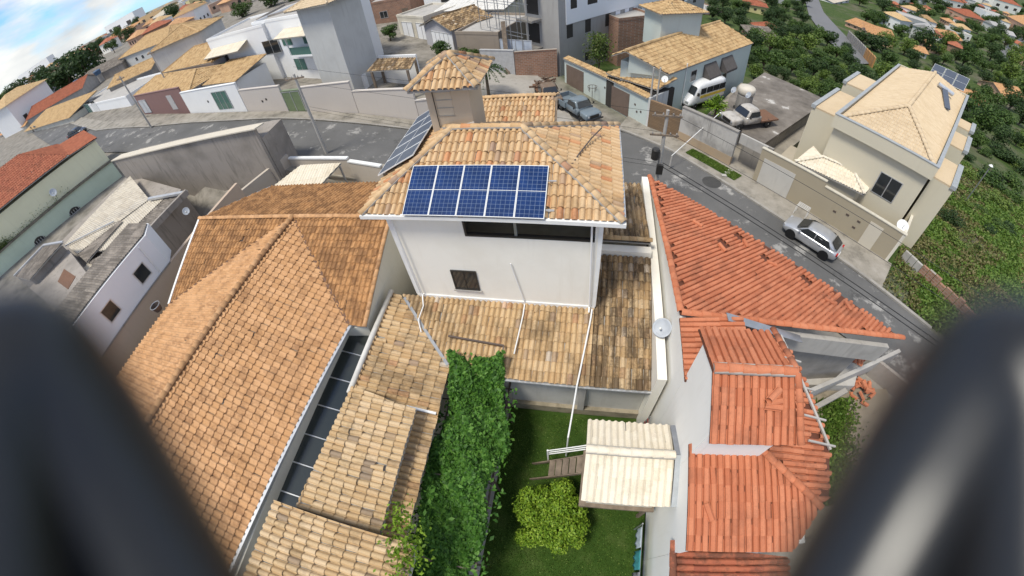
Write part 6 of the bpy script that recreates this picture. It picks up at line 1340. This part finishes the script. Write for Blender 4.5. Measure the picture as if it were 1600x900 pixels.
ghouse('white_hall', 'broad white roofed hall behind the garages', (690, 50), (790, 62), 12, 4.4, M_CREAMWALL, 'shed', tiles=plain('white roof sheet', (.72, .70, .66), .6), kind='corr', pitch=.2)
ghouse('white_house', 'white two-storey house behind the white roofed hall', (668, 30), (760, 34), 10, 7.0, M_WHITEWALL, 'flat', feats=[('window', 3, 6, 3.6, 5), ('window', 9, 12, 3.6, 5), ('window', 15, 18, 3.6, 5), ('window', 9, 12, .6, 2)])
ghouse('white_house', 'white flat house left of the scaffold', (765, 42), (830, 48), 10, 8.0, M_CREAMWALL, 'flat', feats=[('window', 2, 5, 4, 5.6), ('window', 7, 10, 4, 5.6), ('window', 2, 5, .8, 2.4)])
ghouse('brick_house', 'low brick house at the top of the side road', (580, 38), (646, 30), 9, 4, M_BRK, 'flat', feats=[('window', 2, 3.4, 1, 2.2), ('door', 6, 7.1, 0, 2.1)]); ghouse('grey_house', 'plain grey house beside the top of the white modern house', (548, 26), (596, 14), 10, 5, M_CONC, 'flat', feats=[('window', 4, 5.4, 1.4, 2.6)])
for k, (px, py, r_) in enumerate(((690, 92, 1.6), (733, 98, 1.5), (610, 62, 1.7))): tree('mid', WS(px, py), r_, ['green bush in front of the grey garage', 'green bush before the blue gate', 'green bush at the end of the side road'][k], 'bush', squash=.8, sink=.5)
pa = thing('palm_tree', 'small palm tree behind the tiled tower', 'palm tree', WS(764, 150)); p0 = WS(764, 150); pts, nn = [], []
for k in range(16):
    a = k * .393 + random.uniform(-.1, .1); e = random.uniform(.2, 1.0)
    for s_ in np.linspace(.1, 1, 26):
        c = p0 + Vector((math.cos(a) * s_ * 2.1, math.sin(a) * s_ * 2.1, 3.0 + math.sin(e) * 1.6 * s_ - 1.7 * s_ * s_))
        for w_ in (-1, 1): pts.append(tuple(c + Vector((-math.sin(a), math.cos(a), -.5)) * w_ * .14)); nn.append((random.gauss(0, .3), random.gauss(0, .3), 1))
o = bpy.data.objects.new('fronds', leaves_mesh('fronds', pts, nn, .14, L_DARK)); COL.objects.link(o); adopt(o, pa); MB().tube([p0, p0 + Vector((0, 0, 3.0))], [.18, .12], 8).build('trunk', M_BARK, pa)

# ------------------------------------------------------------------ valley on the right
ground_ribbon('valley_road', [WS(1256, -25)[:2], WS(1258, 0)[:2], WS(1264, 25)[:2], WS(1291, 62)[:2], WS(1335, 102)[:2]], [WS(1277, -25)[:2], WS(1279, 0)[:2], WS(1287, 20)[:2], WS(1320, 56)[:2], WS(1366, 100)[:2]], .25, plaster('far asphalt', (.17, .17, .175), .3, (.1, .1, .1), .05, False))
ground_ribbon('valley_road', [WS(1550, 88)[:2], WS(1575, 72)[:2], WS(1610, 48)[:2]], [WS(1568, 96)[:2], WS(1592, 82)[:2], WS(1625, 60)[:2]], .25, plaster('far asphalt', (.17, .17, .175)))
for k, (px, py) in enumerate(((1300, 64), (1315, 80))): hatch_car(['white car farther up the valley road', 'white car nearer down the valley road'][k], WS(px, py) + Vector((0, 0, .3)), R(60), paint('white paint', (.7, .7, .7), .3))
rw = thing('retaining_wall', 'slatted retaining wall beside the valley road ending in orange panels', 'wall', WS(1340, 95)); a_, b_ = WS(1322, 60), WS(1362, 106)
for k in range(14):
    p, q_ = a_.lerp(b_, k / 14), a_.lerp(b_, (k + .8) / 14); MB().obox(p, q_, .4, p.z - 2, p.z + 3.0).build('wall_panel', M_CONC if k < 10 else plain('orange panel', (.42, .22, .08), .7), rw)
M_SAL = plaster('salmon paint', (.55, .36, .26), .3); M_YEL = plaster('yellow paint', (.62, .55, .28), .2); M_GREY2 = plaster('blue grey paint', (.33, .35, .36), .3)
def vhouse(label, a, b, hpx, wall, roof, tiles=T_BRICK, name='valley_house', dep=None):
    A, B = WS(*a), WS(*b); d = A.length; A.z = B.z = min(A.z, B.z); L_ = (B - A).length; h = hpx * d / 600
    fe = [('hole', L_ * f_, L_ * f_ + L_ * .12, h * .35, h * .65) for f_ in (.12, .44, .76)]
    return box_house(name, label, 'house', A, B, dep or max(6, L_ * .8), h, wall, roof, fe, tiles=tiles, sink=6, over=.5)
VH = [('large salmon block in the valley left of the grey tall house', (1352, 62), (1394, 76), 10, M_SAL, 'shed', T_ORANGE), ('tall blue-grey house in the valley with roof room', (1398, 44), (1444, 60), 17, M_GREY2, 'flat', T_BRICK),
 ('orange-roofed valley house right of the tall grey house', (1446, 60), (1472, 66), 6, M_CREAMDIRT, 'gable_x', T_ORANGE), ('second orange-roofed valley house farther right', (1474, 66), (1500, 72), 6, M_SAL, 'gable_x', T_ORANGE), ('cream valley house above the orange roofs', (1490, 60), (1514, 66), 8, M_CREAMWALL, 'flat', T_BRICK),
 ('brick-red roof in the valley near the top edge', (1466, 8), (1502, 16), 8, M_CREAMWALL, 'hip', T_BRICK), ('dark red roof in the valley behind the tree line', (1504, 34), (1534, 42), 7, M_SAL, 'hip', T_BRICK), ('white long building in the valley near the right corner', (1536, 30), (1572, 42), 8, M_WHITEWALL, 'flat', T_BRICK),
 ('salmon apartment row at the right edge of the valley', (1566, 40), (1598, 58), 10, M_SAL, 'gable_x', T_ORANGE), ('red roofed house in the upper right corner', (1548, 12), (1590, 24), 9, M_CREAMWALL, 'hip', T_BRICK), ('orange roof at the right border above the second road', (1588, 98), (1606, 106), 6, M_SAL, 'gable_x', T_BRICK),
 ('orange shed roof behind the beige house', (1512, 164), (1545, 176), 5, M_SAL, 'shed', T_ORANGE), ('tan roof among trees right of the beige house', (1566, 154), (1600, 164), 5, M_SAL, 'gable_x', T_ORANGE),
 ('yellow house with red roof above the pale green house', (1162, 16), (1196, 24), 10, M_YEL, 'hip', T_BRICK), ('bare brick house behind the green house roof', (1092, 22), (1130, 24), 9, M_BRK, 'flat', T_BRICK), ('small red-roofed white house right of the green house', (1172, 44), (1198, 54), 6, M_WHITEWALL, 'hip', T_BRICK), ('bare brick house below the red-roofed white house', (1176, 62), (1214, 70), 7, M_BRK, 'shed', T_CORRD),
 ('white cabin on the grassy valley slope', (1302, 6), (1326, 4), 4, M_WHITEWALL, 'shed', T_CORR), ('brown roofed row beside the valley road', (1320, 40), (1350, 52), 5, M_SAL, 'shed', T_ORANGE), ('grey roofed house among the upper valley trees', (1404, 6), (1440, 4), 8, M_PALE, 'hip', T_STRAW),
 ('pale house with ochre roof in the far right valley', (1420, 84), (1446, 92), 6, M_PALE, 'gable_x', T_ORANGE)]
for l, a, b, h, w_, r_, t_ in VH: vhouse(l, a, b, h, w_, r_, t_)
# scattered far houses share four patterns
def proto(w, d, h, wall, tiles, hip=True):
    b = MB().box(-w / 2, w / 2, -d / 2, d / 2, -5, h); wm_ = bpy.data.meshes.new('wall'); wm_.from_pydata(b.v, [], b.f); wm_.materials.append(wall)
    o_ = .6; x, y = w / 2 + o_, d / 2 + o_; rr = max(.1, x - y) if hip else x; v = [(-x, -y, h), (x, -y, h), (x, y, h), (-x, y, h), (-rr, 0, h + y * .4), (rr, 0, h + y * .4)]
    rm = bpy.data.meshes.new('roof'); rm.from_pydata(v, [], [(0, 1, 5, 4), (1, 2, 5), (2, 3, 4, 5), (3, 0, 4), (0, 3, 2, 1)]); rm.materials.append(tiles)
    b = MB()
    for i in range(3):
        for s in (-1, 1): b.box(-w * .35 + i * w * .28, -w * .35 + i * w * .28 + 1.2, s * d / 2 - .06, s * d / 2 + .06, 1.2, 2.4)
    wn = bpy.data.meshes.new('window_row'); wn.from_pydata(b.v, [], b.f); wn.materials.append(M_VOID); return wm_, rm, wn
PHL = ['cream, red-roofed', 'salmon, orange-roofed', 'white, straw-roofed', 'pale grey, flat-roofed', 'brick, red-roofed']
PH = [proto(11, 8, 5.5, M_CREAMWALL, T_BRICK), proto(9, 8, 3.4, M_SAL, T_ORANGE), proto(13, 9, 6.2, M_WHITEWALL, T_STRAW), proto(10, 10, 6.5, M_PALE, plain('grey flat roof', (.38, .37, .36), .9), False), proto(9, 7, 3.5, M_BRK, T_BRICK)]
def scatter_house(p, label, group, s=1.0):
    pk_ = random.randrange(5); e = thing('distant_house', PHL[pk_] + ' ' + label, 'house', p, random.uniform(0, 3.1), group)
    for nm, me_ in zip(('wall', 'roof', 'window_row'), PH[pk_]): o = bpy.data.objects.new(nm, me_); COL.objects.link(o); o.parent = e; o.scale = (s, s, s); o.update_tag() if nm != 'window_row' else o.__setitem__('kind', 'stuff')
def far_ok(px, py):
    if 1250 < px < 1300 + (py * .7) and py < 112 and px > 1240 + py * .5: return False
    return True
n = 0
while n < 70:
    px, py = random.uniform(1380, 1606), random.uniform(-14, 80)
    if py > 40 and random.random() < .6 or not far_ok(px, py): continue
    p = WS(px, py)
    if p.length > 1400: continue
    scatter_house(p, 'small house in the crowded far valley', 'houses in the far valley'); n += 1
for _ in range(46):
    px = random.uniform(560, 1250); p = WS(px, random.uniform(-16, 4)); scatter_house(p, 'small house beyond the top edge of the building site', 'houses beyond the building site')
def az_pt(az, d): x, y = d * math.sin(R(az)), d * math.cos(R(az)); return Vector((x, y, ground(x, y)))
for _ in range(120):
    d = random.uniform(170, 1100); scatter_house(az_pt(random.uniform(-70, -38), d), 'small house in the far town under the sky', 'houses of the far town', random.uniform(.8, 1.3))
FH = [('white block with blue tanks on the horizon at upper left', (172, 60), (219, 42), 13, M_WHITEWALL, 'flat', T_BRICK), ('long orange-roofed hall before the white block on the horizon', (168, 72), (212, 52), 6, M_SAL, 'shed', T_ORANGE), ('ochre block on the horizon right of the white block', (222, 42), (264, 26), 10, plaster('ochre paint', (.55, .38, .2), .2), 'flat', T_ORANGE), ('olive green house on the upper left skyline', (262, 40), (290, 32), 11, plaster('olive paint', (.26, .30, .16), .2), 'flat', T_BRICK),
 ('grey-roofed house between ochre block and olive house', (240, 44), (262, 38), 10, M_PALE, 'shed', T_CORR), ('pink brick house with rows of windows near the top', (332, 22), (364, 8), 12, M_SAL, 'flat', T_ORANGE), ('yellow house at the top edge of the upper left', (300, 12), (332, -2), 9, M_YEL, 'flat', T_ORANGE), ('white stepped house on the left skyline', (36, 132), (84, 108), 9, M_WHITEWALL, 'flat', T_BRICK), ('brown brick wall house left of the big dark tree', (54, 142), (82, 128), 10, M_BRK, 'flat', T_BRICK)]
for l, a, b, h, w_, r_, t_ in FH: vhouse(l, a, b, h, w_, r_, t_, name='skyline_house', dep=12)
# trees
for k, (px, py, rp, kind, lab) in enumerate(((108, 140, 34, 'dark', 'big dark tree on the left skyline'), (148, 122, 30, 'dark', 'broad dark tree right of the big skyline tree'), (162, 82, 13, 'dark', 'single round tree before the white horizon block'), (36, 152, 18, 'dark', 'low dark tree left of the brick wall house'), (8, 158, 14, 'light', 'light green tree at the left border'), (255, 6, 12, 'dark', 'dark tree on the top skyline'), (425, 10, 20, 'mid', 'green tree behind the white modern house'), (380, 26, 16, 'mid', 'green tree between tan roofs near the top'), (455, 2, 18, 'mid', 'green tree at the top edge left of centre'), (1345, 66, 15, 'dark', 'dark round tree beside the valley road'), (1364, 78, 19, 'dark', 'larger dark round tree by the retaining wall'))):
    p = WS(px, py); d = p.length; tree(kind, p, min(14, rp * d / 600), lab, squash=.8, sink=.6 * rp * d / 600)
def scat(n, region, rp, kinds, label, group, cat='tree', near=None, squash=.85, sink=.35):
    done = []; tries = 0
    while len(done) < n and tries < n * 60:
        tries += 1; px = random.uniform(region[0], region[2]); py = random.uniform(region[1], region[3])
        if near and not near(px, py): continue
        r_ = random.uniform(*rp)
        if any((px - a) ** 2 + (py - b) ** 2 < (.55 * (r_ + c)) ** 2 for a, b, c in done): continue
        p = WS(px, py); lc = Mh.inverted() @ p
        if -4.5 < lc.x < wd_ + 4 and -8 < lc.y < dp + 3: continue
        d = p.length; rm = min(6.5, r_ * d / 600); done.append((px, py, r_)); tree(random.choice(kinds), p, rm, label, cat, group, squash=squash, sink=rm * sink)
def beyond(px, py):                     # outside the beige house plot
    return not (px < 1300 + .0 and py > 160) and py < 400 and not (1275 < px < 1525 and 95 + max(0, (1400 - px)) * .5 < py < 420 - (px - 1400) * 2.2)
scat(62, (1165, 62, 1350, 150), (10, 22), ['mid', 'mid', 'light', 'dark'], 'leafy green tree in the wood behind the yard wall', 'trees behind the yard', near=lambda x, y: y < 118 + (x - 1165) * .30 and y > 62 + max(0, x - 1290) * .9)
scat(22, (1195, -5, 1256, 60), (8, 14), ['mid', 'dark'], 'green tree on the slope left of the valley road', 'trees left of the valley road')
scat(14, (1112, -5, 1165, 50), (10, 17), ['dark', 'mid'], 'tree behind the pale green house roof', 'trees behind the green house')
scat(36, (1300, -5, 1460, 70), (6, 14), ['mid', 'dark'], 'green tree on the slope right of the valley road', 'trees right of the valley road', near=lambda x, y: x > 1330 + y * .5)
scat(84, (1380, 70, 1606, 235), (8, 21), ['dark', 'mid', 'mid', 'light'], 'tree in the dense wood on the valley side', 'trees on the valley side', near=None)
scat(34, (1420, 190, 1606, 400), (11, 27), ['scrub', 'mid', 'light', 'dark'], 'low scrub tree on the green slope right of the beige house', 'scrub on the right slope', 'bush', near=lambda x, y: x > 1480 - (y - 200) * .3, squash=.6, sink=.6)
scat(60, (1460, -12, 1606, 70), (5, 10), ['dark', 'mid'], 'small tree among the far valley houses', 'trees in the far valley')
for _ in range(60):
    p = az_pt(random.uniform(-72, -38), random.uniform(140, 900)); tree(random.choice(['dark', 'mid']), p, random.uniform(3, 6), 'small tree in the far town under the sky', 'tree', 'trees of the far town', sink=1)
# tall grass on the slope: nobody could count it
gp, gs, dp_, ds = [], [], [], []
from mathutils import noise as mn
while len(gp) < 52000:                  # the slope beyond the street wall, seen from the street
    a = random.uniform(R(46), R(74)); d = 22 * (75 / 22) ** random.random(); x, y = d * math.sin(a), d * math.cos(a)
    if (x - 19.9) * .72 + (y - 15.8) * .69 < .35 or (x - 21.5) * .735 - (y - 18.8) * .678 < .3: continue
    k = mn.fractal(Vector((x * .16, y * .16, 0)), 1.0, 2.0, 4)
    if k > .28 and random.random() < .75: continue            # bare earth shows through
    q_ = (x, y, ground(x, y) + random.uniform(-.1, .3 + .35 * max(0, -k)))
    if k > .02 and random.random() < .75: dp_.append(q_); ds.append(.06 + .0018 * d)
    else: gp.append(q_); gs.append(.06 + .0018 * d)
L_DRY = leaf_mat('dry grass', [(.10, .11, .035), (.17, .165, .06), (.23, .20, .09), (.13, .15, .04)])
n_ = rng.normal(size=(len(gp), 3)) * [.7, .7, .4] + [0, 0, .6]; o = bpy.data.objects.new('slope_grass', leaves_mesh('slope_grass', gp, n_, np.array(gs), L_GRASS)); COL.objects.link(o); struct(tag(o, 'tall green grass and weeds on the slope right of the beige house'), 'stuff')
n_ = rng.normal(size=(len(dp_), 3)) * [.7, .7, .4] + [0, 0, .6]; o = bpy.data.objects.new('dry_grass', leaves_mesh('dry_grass', dp_, n_, np.array(ds), L_DRY)); COL.objects.link(o); struct(tag(o, 'yellowed dry grass patches on the slope right of the beige house'), 'stuff')
lw = thing('low_brick_wall', 'low weathered brick wall through the grass at the right street', 'wall', WS(1440, 450)); a_, b_ = WS(1405, 405), WS(1530, 525); n_b = 14
for k in range(n_b):
    p, q_ = a_.lerp(b_, k / n_b), a_.lerp(b_, (k + .93) / n_b); MB().obox(p, q_, .2, -.5, random.uniform(.75, 1.05)).build('wall_panel', M_CONCL if k < 3 else M_BRK, lw)
pl_ = WS(1530, 285, 3.0); sg = thing('slope_lamp', 'thin pole with a small white lamp standing in the scrub at right', 'street lamp', pl_ - Vector((0, 0, 3))); MB().tube([pl_ - Vector((0, 0, 3.5)), pl_ + Vector((0, 0, 2.0))], .07, 6).build('post', M_STEEL, sg); MB().lathe(pl_ + Vector((0, 0, 1.95)), [(.1, 0), (.25, .1), (.1, .25)], 10).build('lamp_head', M_WHITE, sg)
struct(MB().prism([WS(1590, 385)[:2], WS(1610, 340)[:2], WS(1625, 470)[:2], WS(1588, 460)[:2]], -9, [ground(*WS(1590, 385)[:2]) + .1, ground(*WS(1610, 340)[:2]) + .1, ground(*WS(1625, 470)[:2]) + .1, ground(*WS(1588, 460)[:2]) + .1]).build('bare_earth', plaster('red earth', (.36, .20, .12), .4, (.2, .13, .09), .5, False)))

# ------------------------------------------------------------------ the camera carrier's two padded loops, a hand's breadth from the lens
def near_pt(px, py, d): return Vector((0, 0, CAM_H)) + ray(px, py) * d
def loop(label, pts, d, rad):
    P = [near_pt(x, y, d * k) for x, y, k in pts]; Q = []
    for i in range(len(P) - 1):                       # smooth curve through the points
        a, b, c, e = P[max(0, i - 1)], P[i], P[i + 1], P[min(len(P) - 1, i + 2)]
        for t in np.linspace(0, 1, 8, endpoint=False): Q.append(.5 * ((2 * b) + (c - a) * t + (2 * a - 5 * b + 4 * c - e) * t * t + (3 * b - a - 3 * c + e) * t ** 3))
    Q.append(P[-1]); o = MB().tube(Q, rad, 20).build('padded_loop', M_LOOP, None, True); tag(o, label, 'loop', 'black loops close to the lens')
M_LOOP = plain('black padding', (.008, .009, .011), .3, var=.1, spec=.6)
loop('out-of-focus black padded loop filling the lower left corner', [(4, 1060, 1), (0, 900, 1), (-2, 740, 1), (4, 630, 1), (32, 570, 1), (96, 632, 1), (170, 745, 1), (240, 868, 1), (308, 988, 1), (380, 1108, 1)], .14, .0205)
loop('out-of-focus black padded loop filling the lower right corner', [(1596, 1060, 1), (1600, 900, 1), (1602, 740, 1), (1596, 640, 1), (1568, 580, 1), (1504, 640, 1), (1430, 752, 1), (1360, 872, 1), (1292, 992, 1), (1220, 1112, 1)], .14, .0205)
